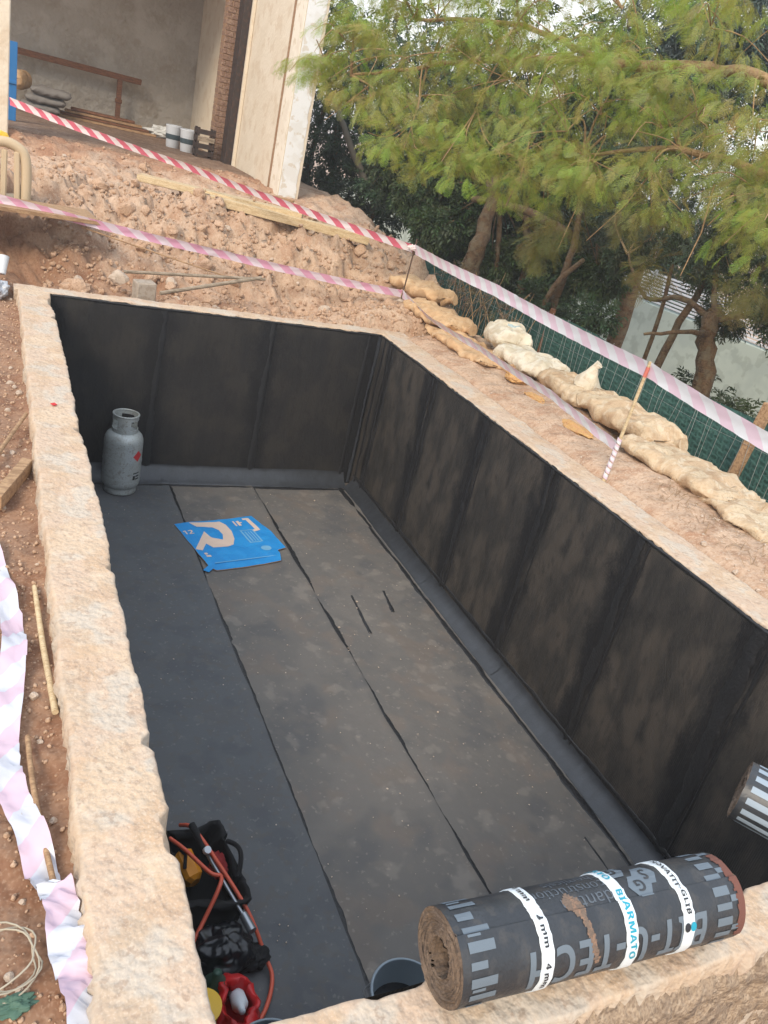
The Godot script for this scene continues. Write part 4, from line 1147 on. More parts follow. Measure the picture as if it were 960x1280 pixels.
	tape.call("tape_span", [Vector3(-0.24, 1.07, -4.29), Vector3(1.5, 0.89, -2.7), Vector3(3.49, 0.70, -0.9)], [0.2, 0.5, 0.3], 0.085, M.tape_red, t1)
	tape.call("tape_span", [Vector3(3.505, 0.70, -0.88), Vector3(3.36, 0.735, 1.0), Vector3(3.205, 0.76, 3.12)], [0.3, 0.1, 0.2], 0.1, M.tape_pale, t1)
	tape.call("tape_span", [Vector3(3.215, 0.76, 3.13), Vector3(3.22, 0.70, 4.2), Vector3(3.26, 0.70, 6.6)], [0.2, 0.1, 0.3], 0.1, M.tape_pale, t1)
	var t2 := thing("barrier_tape", "lower faded pink barrier tape sagging from the far left to the right ledge", "barrier tape", Vector3.ZERO)
	tape.call("tape_span", [Vector3(-1.3, 0.60, -1.05), Vector3(-0.36, 0.49, -1.0), Vector3(1.6, 0.33, -0.96), Vector3(3.48, 0.23, -0.9)], [0.1, 0.2, 0.3, 0.2], 0.08, M.tape_pink, t2)
	tape.call("tape_span", [Vector3(3.485, 0.23, -0.89), Vector3(3.42, 0.19, 0.0), Vector3(3.36, 0.235, 1.0), Vector3(3.23, 0.28, 2.3), Vector3(3.195, 0.24, 3.12)], [0.2, 0.8, 0.6, 0.5, 0.3], 0.085, M.tape_pale, t2)
	var gp := smooth_path([Vector3(-0.44, 0, 3.75), Vector3(-0.40, 0, 4.0), Vector3(-0.352, 0, 4.35), Vector3(-0.36, 0, 4.62), Vector3(-0.385, 0, 4.9), Vector3(-0.372, 0, 5.08), Vector3(-0.325, 0, 5.28), Vector3(-0.30, 0, 5.42)], 8)
	var gs := []
	for k in gp.size():
		gp[k].y = drop(gp[k].x, gp[k].z) + 0.035 + 0.012 * sin(k * 0.7)
		gs.append(Vector3(1, 0.25 * sin(k * 0.31), 0.1).normalized())
	var t3 := thing("barrier_tape", "loose barrier tape lying on the soil left of the pit", "barrier tape", Vector3.ZERO)
	obj("tape_length", ribbon(gp, gs, 0.078, 0.2, 0.02), M.tape_ground, t3)
	var gp2 := smooth_path([Vector3(-0.288, 0, 5.43), Vector3(-0.275, 0, 5.5), Vector3(-0.268, 0, 5.62), Vector3(-0.25, 0, 5.72), Vector3(-0.235, 0, 5.9), Vector3(-0.21, 0, 6.1)], 8)
	gs = []
	for k in gp2.size():
		gp2[k].y = -0.045 + 0.006 * sin(k * 1.1)
		gs.append(Vector3(1, 0.3 * sin(k * 0.4 + 1.0), 0.05).normalized())
	obj("tape_length", ribbon(gp2, gs, 0.08, 0.2, 0.024, 0.13), M.tape_ground, t3)
	# sand bags along the right
	var bags := [
		[Vector3(3.80, 0.05, 3.98), 1.50, 0.98, 0.50, 0.11, "sack", "nearest flat cream sandbag beside the fence post"],
		[Vector3(3.80, 0.07, 3.20), 1.62, 1.02, 0.48, 0.125, "sack", "long flat cream sandbag just right of the marker stake"],
		[Vector3(3.90, 0.10, 2.42), 1.62, 0.88, 0.44, 0.19, "sack", "plump cream sandbag behind the marker stake"],
		[Vector3(3.92, 0.08, 1.72), 1.48, 0.72, 0.42, 0.17, "sack", "cream sandbag with an upright twisted corner"],
		[Vector3(3.92, 0.08, 1.02), 1.70, 0.70, 0.44, 0.18, "sack_pale", "whitish cement bag slumped left of the twisted sandbag"],
		[Vector3(3.96, 0.14, 0.52), 1.30, 0.5, 0.38, 0.22, "sack_pale", "pale bag with a bluish plastic patch"],
		[Vector3(3.62, 0.04, 0.42), 1.62, 1.1, 0.44, 0.09, "sack_tan", "flat tan sandbag lying on the right ledge"],
		[Vector3(3.66, 0.10, -0.34), 1.75, 0.85, 0.46, 0.14, "sack_tan", "tan sandbag at the foot of the steel rod"],
		[Vector3(3.80, 0.20, -1.05), 1.9, 0.74, 0.44, 0.16, "sack_tan", "farthest tan sandbag at the end of the bank"]]
	for k in bags.size():
		var q = bags[k]
		var s := thing("sandbag", q[6], "sandbag", q[0], "sandbags along the right edge")
		s.rotation.y = q[1]
		obj("sack", bag_mesh(q[2], q[3], q[4], 100 + k, 0.019), M[q[5]], s)
		if k != 5:
			obj("tied_end", tube([Vector3(-q[2] * 0.44, q[4] * 0.4, 0), Vector3(-q[2] * 0.5, q[4] * 0.42, 0.01), Vector3(-q[2] * 0.55, q[4] * 0.5, 0.02), Vector3(-q[2] * 0.62, q[4] * 0.62, 0.03)], [0.075, 0.03, 0.026, 0.055], 14, 0.16), M[q[5]], s)
		# the folded seam along the low side
		var fold := []
		for j in 17:
			var f := j / 16.0
			fold.append(Vector3(lerpf(-0.44, 0.44, f) * q[2], q[4] * 0.34 + 0.010 * sin(j * 1.9), q[3] * 0.42 + 0.008 * sin(j * 2.7)))
		obj("seam", tube(fold, [0.012, 0.02, 0.016, 0.022, 0.015, 0.019, 0.013, 0.02, 0.016, 0.021, 0.014, 0.018, 0.02, 0.015, 0.02, 0.016, 0.01], 7, 0.1), M.sack_pale if q[5] == "sack" else M[q[5]], s)
		if k == 3:
			obj("twisted_corner", tube([Vector3(-0.12, 0.18, 0.0), Vector3(-0.16, 0.27, -0.01), Vector3(-0.18, 0.34, -0.015), Vector3(-0.20, 0.37, 0.0)], [0.11, 0.055, 0.028, 0.035], 12, 0.12), M.sack_pale, s)
		if k == 5:
			obj("plastic_patch", crumple(Vector3(0.10, 0.045, 0.12), 58, 0.35), plain(rgb(158, 176, 178), 0.35), s).position = Vector3(0.02, 0.2, 0.03)
	for q in [[Vector3(3.55, 0.07, 0.80), Vector3(0.10, 0.04, 0.16), "small orange sand heap nearest the tan sandbags"], [Vector3(3.62, 0.09, 1.30), Vector3(0.11, 0.06, 0.14), "orange sand heap in front of the whitish cement bag"], [Vector3(3.52, 0.07, 1.75), Vector3(0.07, 0.035, 0.16), "reddish sand heap in front of the twisted sandbag"], [Vector3(3.50, 0.06, 2.30), Vector3(0.09, 0.035, 0.30), "long yellow ochre sand heap under the lower tape"]]:
		var o := obj("sand_heap", crumple(q[1], int(q[0].z * 50), 0.25), M.ochre)
		o.position = q[0]
		tag(o, q[2], "sand heap")

func make_rubble() -> void:
	var shapes := []
	for k in 6: shapes.append(lump(1.0, 200 + k, rng.randf_range(0.6, 0.85), 9))
	var simple := []
	for k in 4: simple.append(lump(1.0, 220 + k, rng.randf_range(0.6, 0.8), 5))
	# the larger lumps, one by one
	var zones := [
		[210, 0.1, 3.9, -0.35, -2.8, 0.02, 0.105, "clod", "clod_of_earth", "dry pinkish clod lying on the bank behind the far wall", "earth clod", "clods on the bank"],
		[26, -0.1, 2.6, -2.7, -4.4, 0.03, 0.07, "clod", "clod_of_earth", "dry clod on the flat ground before the building", "earth clod", "clods before the building"],
		[36, -0.42, -0.25, -0.2, 5.8, 0.010, 0.03, "stone", "stone", "small pale stone on the soil strip left of the pit", "stone", "stones left of the pit"],
		[30, 3.6, 4.1, -1.6, 0.3, 0.02, 0.05, "clod", "clod_of_earth", "clod of earth among the sandbags at the bank end", "earth clod", "clods among the sandbags"],
		[16, 3.2, 3.5, 3.6, 5.2, 0.012, 0.03, "stone", "stone", "small stone on the right ledge past the stake", "stone", "stones on the right ledge"]]
	for zn in zones:
		for k in zn[0]:
			var x := rf(zn[1], zn[2]); var z := rf(zn[3], zn[4])
			var r: float = lerpf(zn[5], zn[6], pow(rng.randf(), 2.2))
			var o := obj(zn[8], shapes[rng.randi() % 6], M.stone if k % 5 == 0 else M[zn[7]])
			o.transform = Transform3D(Basis.from_euler(Vector3(rf(-0.5, 0.5), rf(0, TAU), rf(-0.5, 0.5))).scaled(Vector3.ONE * r), Vector3(x, drop(x, z) + r * 0.25, z))
			tag(o, zn[9], zn[10], zn[11])
	var spots := [[6500, 0.0, 4.0, -0.22, -2.9, 0.006, 0.034, "clod"], [900, -0.6, 3.0, -2.9, -4.8, 0.006, 0.03, "clod"], [1900, -0.5, -0.24, -0.3, 6.2, 0.003, 0.012, "clod"], [700, 3.2, 4.0, 0.0, 6.0, 0.003, 0.010, "stone"]]
	for k in spots.size():
		var q = spots[k]
		var mm := MultiMesh.new(); mm.transform_format = MultiMesh.TRANSFORM_3D; mm.mesh = simple[k]; mm.instance_count = q[0]
		for j in q[0]:
			var x := rf(q[1], q[2]); var z := rf(q[3], q[4])
			var r: float = lerpf(q[5], q[6], pow(rng.randf(), 3.0))
			mm.set_instance_transform(j, Transform3D(Basis.from_euler(Vector3(rf(0, TAU), rf(0, TAU), rf(0, TAU))).scaled(Vector3.ONE * r), Vector3(x, drop(x, z) + r * 0.3, z)))
		var o := MultiMeshInstance3D.new(); o.name = numbered("loose_rubble"); o.multimesh = mm; o.material_override = M[q[7]]
		add_child(o, true); o.set_meta("kind", "stuff")
		tag(o, ["loose crumbled earth covering the dug bank", "loose crumbled earth before the building", "fine gravel on the strip left of the pit", "fine gravel on the right ledge"][k], "rubble")
	# straw on the right ledge
	var st := B.new()
	for k in 520:
		var x := rf(3.28, 3.62); var z := rf(3.3, 5.4)
		if k > 400: x = rf(3.5, 4.05); z = rf(-1.4, 0.4)
		var y := drop(x, z) + rf(0.004, 0.03)
		var d := Vector3(rf(-1, 1), rf(-0.25, 0.35), rf(-1, 1)).normalized() * rf(0.02, 0.06)
		var s := d.cross(Vector3.UP).normalized() * 0.0016
		var c := Vector3(x, y, z)
		st.face(c - d - s, c - d + s, c + d + s, c + d - s)
	var so := obj("straw_litter", st.mesh(false), M.dry_leaf)
	so.set_meta("kind", "stuff"); tag(so, "dry straw and litter strewn on the right ledge", "straw")

# ---------------------------------------------------------------- building
func make_building() -> void:
	var t := thing("building", "unfinished plastered building with an open front and a white painted wall end", "building", Vector3.ZERO)
	obj("floor_slab", box3(Vector3(-4.2, 0.2, -10.3), Vector3(2.94, 0.73, -5.1), 0.03), M.slab, t)
	obj("back_wall", box3(Vector3(-4.2, 0.2, -10.25), Vector3(3.25, 3.7, -10.0)), M.plaster, t)
	obj("side_wall", box3(Vector3(2.95, 0.1, -9.998), Vector3(3.23, 3.7, -4.0)), M.plaster_cream, t)
	obj("roof_slab", box3(Vector3(-4.4, 3.702, -10.4), Vector3(3.4, 3.9, -6.9)), M.plaster, t)
	obj("column", box3(Vector3(-0.95, 0.1, -4.72), Vector3(-0.25, 3.698, -4.32), 0.012), M.plaster_cream, t)
	# white paint on the wall end, its right margin broken back to bare plaster
	var b := B.new()
	var rows := []
	for k in 60:
		var y := 0.45 + 3.2 * k / 59.0
		var e := 3.185 + 0.022 * n_c.get_noise_1d(y * 2.4) + 0.02 * n_b.get_noise_1d(y * 1.3)
		rows.append([Vector3(2.958, y, -3.996), Vector3(2.962, y, -3.992), Vector3(e, y, -3.992), Vector3(e + 0.004, y, -3.997)])
	b.grid(rows)
	obj("painted_end", b.mesh(false), M.white_paint, t)
	b = B.new(); rows = []
	for k in 60:
		var y := 0.45 + 3.2 * k / 59.0
		var e := 0.012 * n_c.get_noise_1d(y * 2.0 + 50)
		rows.append([Vector3(2.944, y, -4.5 + e), Vector3(2.94, y, -4.49 + e), Vector3(2.94, y, -4.42 + e), Vector3(2.944, y, -4.41 + e)])
	b.grid(rows)
	obj("bare_joint", b.mesh(false), M.bare_edge, t)
	b = B.new(); rows = []
	for k in 60:
		var y := 0.45 + 3.2 * k / 59.0
		rows.append([Vector3(2.946, y, -4.408), Vector3(2.943, y, -4.40), Vector3(2.943, y, -4.002), Vector3(2.949, y, -3.997)])
	b.grid(rows)
	obj("painted_return", b.mesh(false), M.cream_paint, t)
	var pier := B.new()
	for row in 38:
		var y := 0.73 + row * 0.078
		var xs := [2.67, 2.805, 2.947] if row % 2 == 0 else [2.67, 2.738, 2.875, 2.947]
		for k in xs.size() - 1:
			box_into(pier, Transform3D(Basis(), Vector3((xs[k] + xs[k + 1]) * 0.5, y + 0.036, -6.98)), Vector3(xs[k + 1] - xs[k] - 0.01, 0.068, 0.22), 0.004, 0.002)
	var pr := obj("brick_pier", box3(Vector3(2.676, 0.72, -7.08), Vector3(2.945, 3.7, -6.88)), M.bare_edge, t)
	var br := obj("bricks", pier.mesh(false), M.brick, pr)
	br.set_meta("kind", "stuff")
	obj("steel_stanchion", box3(Vector3(2.80, 0.71, -6.72), Vector3(2.943, 3.7, -6.42)), M.dark_steel, t)
	obj("door_jamb", box3(Vector3(2.90, 0.71, -6.40), Vector3(2.946, 3.7, -6.33)), M.plaster_cream, t)
	# inside
	var rl := thing("timber_rail", "brown timber rail on a post against the back wall", "rail", Vector3(0, 0.73, -9.7))
	obj("rail", beam(Vector3(-0.6, 0.84, 0), Vector3(1.96, 0.80, 0), 0.09, 0.10, 0.01, 0.004), M.wood_brown, rl)
	obj("post", beam(Vector3(1.60, 0.0, 0.01), Vector3(1.60, 0.76, 0.01), 0.08, 0.08, 0.008, 0.004), M.wood_brown, rl)
	obj("collar", box(Vector3(0.11, 0.07, 0.11), Transform3D(Basis(), Vector3(1.60, 0.42, 0.01)), 0.01), M.wood_brown, rl)
	for k in 4:
		tag(obj("stacked_board", beam(Vector3(0.5 + 0.1 * k, 0.75 + 0.045 * k, -9.3 - 0.02 * k), Vector3(2.2 - 0.12 * k, 0.75 + 0.045 * k, -9.15 - 0.05 * k), 0.26, 0.038, 0.004, 0.002), M.wood_brown if k % 2 else M.wood_old), "brown board in the low stack under the rail, %s" % ["lowest", "second from below", "third from below", "topmost"][k], "board")
	for k in 3:
		var s := obj("cement_bag", bag_mesh(0.62, 0.42, 0.15, 300 + k, 0.008), M.cement_bag)
		s.position = Vector3(0.30 + 0.08 * k, 0.73 + 0.13 * k, -9.1 + 0.05 * k)
		tag(s, "dusty grey cement bag in the pile by the back wall, %s" % ["lowest", "middle", "topmost"][k], "cement bag")
	tag(obj("brown_sack", bag_mesh(0.5, 0.4, 0.3, 310, 0.012), M.sack_tan), "brown sack at the left of the cement bag pile", "sack").transform = Transform3D(Basis(Vector3.UP, 1.2), Vector3(-0.06, 1.0, -9.3))
	tag(obj("plastic_sheet", crumple(Vector3(0.42, 0.16, 0.2), 71, 0.5), plain(rgb(206, 208, 206), 0.4)), "crumpled whitish plastic sheet heaped against the back wall", "plastic sheet").position = Vector3(2.32, 0.82, -9.3)
	for q in [[Vector3(2.20, 0.732, -7.5), "white plastic tub on the building floor, left one"], [Vector3(2.36, 0.732, -7.15), "white plastic tub on the building floor beside the dark crate"]]:
		var tb := thing("white_tub", q[1], "tub", q[0])
		obj("body", lathe([Vector2(0.001, 0), Vector2(0.10, 0), Vector2(0.125, 0.30), Vector2(0.13, 0.305), Vector2(0.13, 0.325), Vector2(0.124, 0.33), Vector2(0.105, 0.02), Vector2(0.001, 0.02)], 28), M.white_plastic, tb)
		obj("band", lathe([Vector2(0.1135, 0.12), Vector2(0.1165, 0.125), Vector2(0.122, 0.19), Vector2(0.121, 0.195)], 28), plain(rgb(60, 74, 80), 0.6), tb)
	var cr := thing("dark_crate", "dark slatted crate standing by the brick pier", "crate", Vector3(2.53, 0.732, -6.75))
	for q in [[-0.12, -0.1], [0.12, -0.1], [-0.12, 0.1], [0.12, 0.1]]:
		obj("upright", box3(Vector3(q[0] - 0.018, 0, q[1] - 0.018), Vector3(q[0] + 0.018, 0.42, q[1] + 0.018)), M.dark_steel, cr)
	for k in 4:
		obj("slat", box3(Vector3(-0.13, 0.03 + k * 0.1, 0.119), Vector3(0.13, 0.10 + k * 0.1, 0.13)), M.wood_grey if k == 2 else M.dark_steel, cr)
		obj("slat", box3(Vector3(-0.149, 0.03 + k * 0.1, -0.1), Vector3(-0.139, 0.10 + k * 0.1, 0.1)), M.dark_steel, cr)
	var pn := thing("blue_panel", "narrow blue steel panel leaning just inside the left column", "panel", Vector3(-0.18, 0.73, -6.2))
	obj("sheet", box3(Vector3(-0.14, 0.0, -0.02), Vector3(0.055, 0.95, 0.02)), M.blue_panel, pn)
	obj("stiffener", box3(Vector3(-0.14, 0.45, 0.021), Vector3(0.055, 0.49, 0.04)), M.blue_panel, pn)
	# the cream slotted thing at the left edge
	var ch := thing("plastic_chair", "cream plastic chair back with slots at the left edge of the bank", "chair", Vector3(-0.28, 0.42, -1.62))
	for k in 3:
		obj("back_slat", beam(Vector3(-0.16 + 0.115 * k, -0.02, 0), Vector3(-0.14 + 0.10 * k, 0.40, -0.03), 0.088, 0.05, 0.012), M.cream_plastic, ch)
	var arch := smooth_path([Vector3(-0.24, -0.02, 0), Vector3(-0.22, 0.36, -0.03), Vector3(-0.08, 0.46, -0.03), Vector3(0.07, 0.43, -0.03), Vector3(0.135, 0.32, -0.02), Vector3(0.14, -0.02, 0.0)])
	obj("back_frame", tube(arch, [0.046], 12), M.cream_plastic, ch)
	obj("seat", box3(Vector3(-0.24, -0.03, -0.40), Vector3(0.15, 0.0, 0.0), 0.012), M.cream_plastic, ch)
	obj("cap", lump(0.05, 77, 0.9), M.yellow_plastic, ch).position = Vector3(-0.05, 0.50, -0.05)
	tag(obj("yellow_rag", crumple(Vector3(0.05, 0.02, 0.04), 79, 0.5), M.yellow_plastic), "tiny yellow scrap on the soil before the building", "scrap").position = Vector3(0.68, 0.66, -4.22)

# ---------------------------------------------------------------- fence, street wall
func make_fences() -> void:
	var t := thing("shade_net_fence", "dark green shade net fence behind the sandbags", "fence", Vector3.ZERO)
	var b := B.new(); var rows := []
	for v in 9:
		var row := []
		for k in 101:
			var z := -9.0 + 15.0 * k / 100.0
			var top := 0.44 + 0.03 * sin(z * 2.1) - 0.05 * smoothstep(-1.0, -3.0, z)
			row.append(Vector3(4.62 + 0.03 * sin(z * 3.0 + v * 0.4) + 0.02 * n_a.get_noise_2d(z * 2, v * 0.6), lerpf(top, -1.35, v / 8.0), z))
		rows.append(row)
	b.grid(rows)
	obj("net", b.mesh(true), M.net, t)
	for z in [-5.6, -3.0, 0.1, 5.6]:
		obj("post", tube([Vector3(4.66, -1.5, z), Vector3(4.67, 0.50, z + 0.03)], [0.03], 9, 0.05), M.wood_brown, t)
	obj("post", beam(Vector3(4.44, -1.1, 2.98), Vector3(4.41, 0.62, 3.13), 0.075, 0.05, 0.004, 0.003), M.wood_old, t)
	obj("rail", beam(Vector3(4.60, 0.38, -3.05), Vector3(5.5, 0.30, -3.4), 0.06, 0.06, 0.004, 0.004), M.wood_brown, t)
	var w := thing("wire_mesh_fence", "thin wavy wire mesh standing between the sandbags and green net", "fence", Vector3.ZERO)
	for k in 70:
		var z := -1.7 + 0.088 * k + rf(-0.012, 0.012)
		var top := 0.46 + 0.06 * sin(z * 1.3) + rf(-0.02, 0.05)
		var pts := []
		var lean := rf(-0.04, 0.04)
		for j in 8:
			var f := j / 7.0
			pts.append(Vector3(4.36 + 0.03 * sin(z * 2.2 + f * 2.0) + rf(-0.006, 0.006), lerpf(-0.7, top, f), z + lean * f + 0.02 * sin(f * 5.0 + k)))
		obj("wire", tube(pts, [0.0019], 5), M.wire, w)
	for j in 4:
		var pts := []
		for k in 50:
			var z := -1.75 + 0.127 * k
			pts.append(Vector3(4.357 + 0.03 * sin(z * 2.2 + j / 7.0 * 2.0), -0.5 + 0.27 * j + 0.015 * sin(z * 3 + j), z))
		obj("wire", tube(pts, [0.0010], 5), M.wire, w)
	var s := thing("boundary_wall", "pale street wall with white slatted railing beyond the trees", "wall", Vector3.ZERO)
	obj("wall_body", box3(Vector3(12.0, -3.0, -26.0), Vector3(12.25, -0.24, 12.0), 0.02), M.boundary, s)
	for k in 9:
		obj("slat", box3(Vector3(12.02, -0.2 + k * 0.066, -8.4), Vector3(12.05, -0.162 + k * 0.066, -3.0), 0.004), M.white_metal, s)
	for z in [-8.42, -6.6, -4.8, -2.98]:
		obj("slat_post", box3(Vector3(12.055, -0.24, z - 0.03), Vector3(12.11, 0.42, z + 0.03)), M.white_metal, s)

# ---------------------------------------------------------------- trees
func frond_mesh(seed_: int) -> Mesh:
	# a feathery twice-divided leaf of unit length along x
	var b := B.new()
	var lr := RandomNumberGenerator.new(); lr.seed = seed_
	var spine := func(t: float) -> Vector3: return Vector3(t, -0.28 * t * t, 0.04 * sin(t * 3.0))
	for k in 10:
		b.face(spine.call(k / 10.0) + Vector3(0, 0, -0.006), spine.call((k + 1) / 10.0) + Vector3(0, 0, -0.004), spine.call((k + 1) / 10.0) + Vector3(0, 0, 0.004), spine.call(k / 10.0) + Vector3(0, 0, 0.006))
	for k in 15:
		var t := 0.1 + 0.9 * k / 14.0
		var reach := 0.34 * sin(PI * (0.18 + 0.74 * k / 15.0)) + 0.03
		for s in [-1.0, 1.0]:
			var o: Vector3 = spine.call(t)
			var d := Vector3(0.75, -0.1 + lr.randf_range(-0.22, 0.22), s).normalized() * reach * lr.randf_range(0.8, 1.1)
			var n := Vector3(lr.randf_range(-0.5, 0.5), 1, lr.randf_range(-0.5, 0.5)).normalized()
			var wd := d.cross(n).normalized() * 0.010
			var bend := Vector3(0, -0.12 * reach, 0)
			b.face(o - wd * 0.5, o + d * 0.55 - wd, o + d * 0.55 + wd, o + wd * 0.5)
			b.face(o + d * 0.55 - wd, o + d + bend - wd * 0.3, o + d + bend + wd * 0.3, o + d * 0.55 + wd)
	return b.mesh(false)

func spray_mesh(seed_: int, leaves: int, long_: float, wide: float) -> Mesh:
	# a twig of pointed leaves, about a unit across
	var b := B.new()
	var lr := RandomNumberGenerator.new(); lr.seed = seed_
	for k in leaves:
		var t := (k + 0.5) / leaves
		var o := Vector3(t * 0.9, -0.15 * t * t, 0)
		var a := k * 2.4
		var d := Vector3(0.6, 0.5 * sin(a) - 0.25, 0.9 * cos(a)).normalized()
		var n := (Vector3(lr.randf_range(-0.5, 0.5), 1, lr.randf_range(-0.5, 0.5)) - d * d.y).normalized()
		var s := d.cross(n).normalized() * wide
		var tip := o + d * long_ - n * long_ * 0.15
		var mid := o + d * long_ * 0.45
		var q := b.p(o); b.p(mid + s + n * wide * 0.25); b.p(tip); b.p(mid - s + n * wide * 0.25); b.p(mid)
		b.tri(q, q + 1, q + 4); b.tri(q + 1, q + 2, q + 4); b.tri(q, q + 4, q + 3); b.tri(q + 4, q + 2, q + 3)
	b.face(Vector3(0, 0, -0.008), Vector3(0.9, -0.15, -0.005), Vector3(0.9, -0.15, 0.005), Vector3(0, 0, 0.008))
	return b.mesh(false)

func crown(parent: Node, called: String, mesh: Mesh, mat: Material, clumps: Array, per: int, size: Vector2, tones: Array, droop: float, lean := Vector3.ZERO) -> void:
	var mm := MultiMesh.new()
	mm.transform_format = MultiMesh.TRANSFORM_3D; mm.use_colors = true; mm.mesh = mesh
	mm.instance_count = clumps.size() * per
	var i := 0
	for c in clumps:
		var mid := Vector3(c[0], c[1], c[2])
		var tone: Color = tones[rng.randi() % tones.size()]
		for k in per:
			var d := Vector3(rf(-1, 1), rf(-1, 1), rf(-1, 1))
			while d.length_squared() > 1.0 or d.length_squared() < 0.02: d = Vector3(rf(-1, 1), rf(-1, 1), rf(-1, 1))
			var at := mid + d * Vector3(1, 0.75, 1) * float(c[3]) * 0.9
			var dir := (d.normalized() * 0.8 + lean + Vector3(rf(-1, 1), rf(-1, 1) - droop, rf(-1, 1)) * 0.7).normalized()
			var side := dir.cross(Vector3.UP + Vector3(rf(-0.4, 0.4), 0, rf(-0.4, 0.4))).normalized()
			var sc := rf(size.x, size.y)
			mm.set_instance_transform(i, Transform3D(Basis(dir, side.cross(dir), side) * Basis(Vector3.RIGHT, rf(-0.7, 0.7)) * Basis().scaled(Vector3.ONE * sc), at))
			var other: Color = tones[rng.randi() % tones.size()]
			var g := tone.lerp(other, rng.randf() * 0.7)
			mm.set_instance_color(i, Color(g.r * rf(0.8, 1.2), g.g * rf(0.85, 1.15), g.b * rf(0.8, 1.2)))
			i += 1
	var o := MultiMeshInstance3D.new()
	o.name = called; o.multimesh = mm; o.material_override = mat
	parent.add_child(o, true)
	o.set_meta("kind", "stuff")

# flat drooping pads of fronds spread through each clump, as feathery boughs carry them
func pads(clumps: Array, per: int) -> Array:
	var out := []
	for c in clumps:
		for k in per:
			var d := Vector3(rf(-1, 1), rf(-1, 1), rf(-1, 1))
			while d.length_squared() > 1.0: d = Vector3(rf(-1, 1), rf(-1, 1), rf(-1, 1))
			out.append([Vector3(c[0], c[1], c[2]) + d * Vector3(1, 0.85, 1) * float(c[3]), rf(0.14, 0.30), rf(0, TAU), rf(0.1, 0.5)])
	return out

func pad_crown(parent: Node, called: String, mesh: Mesh, mat: Material, list: Array, per: int, size: Vector2, tones: Array) -> void:
	var mm := MultiMesh.new()
	mm.transform_format = MultiMesh.TRANSFORM_3D; mm.use_colors = true; mm.mesh = mesh
	mm.instance_count = list.size() * per
	var i := 0
	for q in list:
		var tone: Color = tones[rng.randi() % tones.size()]
		var tilt := Basis(Vector3(cos(q[2]), 0, sin(q[2])), q[3])
		for k in per:
			var a := rf(0, TAU); var r := sqrt(rng.randf())
			var flat := Vector3(cos(a) * r, rf(-0.12, 0.12) - 0.25 * r * r, sin(a) * r)
			var dir := (tilt * (Vector3(cos(a), -0.25 - 0.5 * r, sin(a)) + Vector3(rf(-1, 1), rf(-0.5, 0.5), rf(-1, 1)) * 0.55)).normalized()
			var side := dir.cross(tilt.y + Vector3(rf(-0.3, 0.3), 0, rf(-0.3, 0.3))).normalized()
			mm.set_instance_transform(i, Transform3D(Basis(dir, side.cross(dir), side) * Basis(Vector3.RIGHT, rf(-0.5, 0.5)) * Basis().scaled(Vector3.ONE * rf(size.x, size.y)), q[0] + tilt * flat * float(q[1])))
			var other: Color = tones[rng.randi() % tones.size()]
			var g := tone.lerp(other, rng.randf() * 0.6)
			mm.set_instance_color(i, Color(g.r * rf(0.8, 1.2), g.g * rf(0.85, 1.15), g.b * rf(0.8, 1.2)))
			i += 1
	var o := MultiMeshInstance3D.new()
	o.name = called; o.multimesh = mm; o.material_override = mat
	parent.add_child(o, true)
	o.set_meta("kind", "stuff")

func limb(t: Node, called: String, pts: Array, r0: float, r1: float, mat: Material, sides := 9) -> MeshInstance3D:
	var p := smooth_path(pts, 5)
	for k in p.size(): p[k] += Vector3(rf(-1, 1), rf(-1, 1), rf(-1, 1)) * r0 * 0.25
	var rr := []
	for k in p.size(): rr.append(lerpf(r0, r1, k / float(p.size() - 1)))
	return obj(called, tube(p, rr, sides, 0.07), mat, t)

func twigs(t: Node, from: Array, clumps: Array, mat: Material, r: float) -> void:
	var b := B.new()
	for c in clumps:
		var mid := Vector3(c[0], c[1], c[2])
		var best: Vector3 = from[0]
		for q in from:
			if q.distance_to(mid) < best.distance_to(mid): best = q
		tube_into(b, smooth_path([best, best.lerp(mid, 0.5) + Vector3(rf(-0.15, 0.15), rf(-0.05, 0.2), rf(-0.15, 0.15)), mid], 4), [r, r * 0.8, r * 0.7, r * 0.6, r * 0.5, r * 0.4, r * 0.35, r * 0.3, r * 0.25], 6, 0.05)
		for k in 4:
			var e := mid + Vector3(rf(-1, 1), rf(-0.9, 0.5), rf(-1, 1)) * float(c[3]) * 1.1
			tube_into(b, smooth_path([mid.lerp(best, 0.3), mid.lerp(e, 0.5) + Vector3(0, rf(0, 0.1), 0), e], 3), [r * 0.45, r * 0.4, r * 0.36, r * 0.3, r * 0.25, r * 0.2, r * 0.15], 5, 0.05)
	var o := obj("twigs", b.mesh(true), mat, t)
	o.set_meta("kind", "stuff")

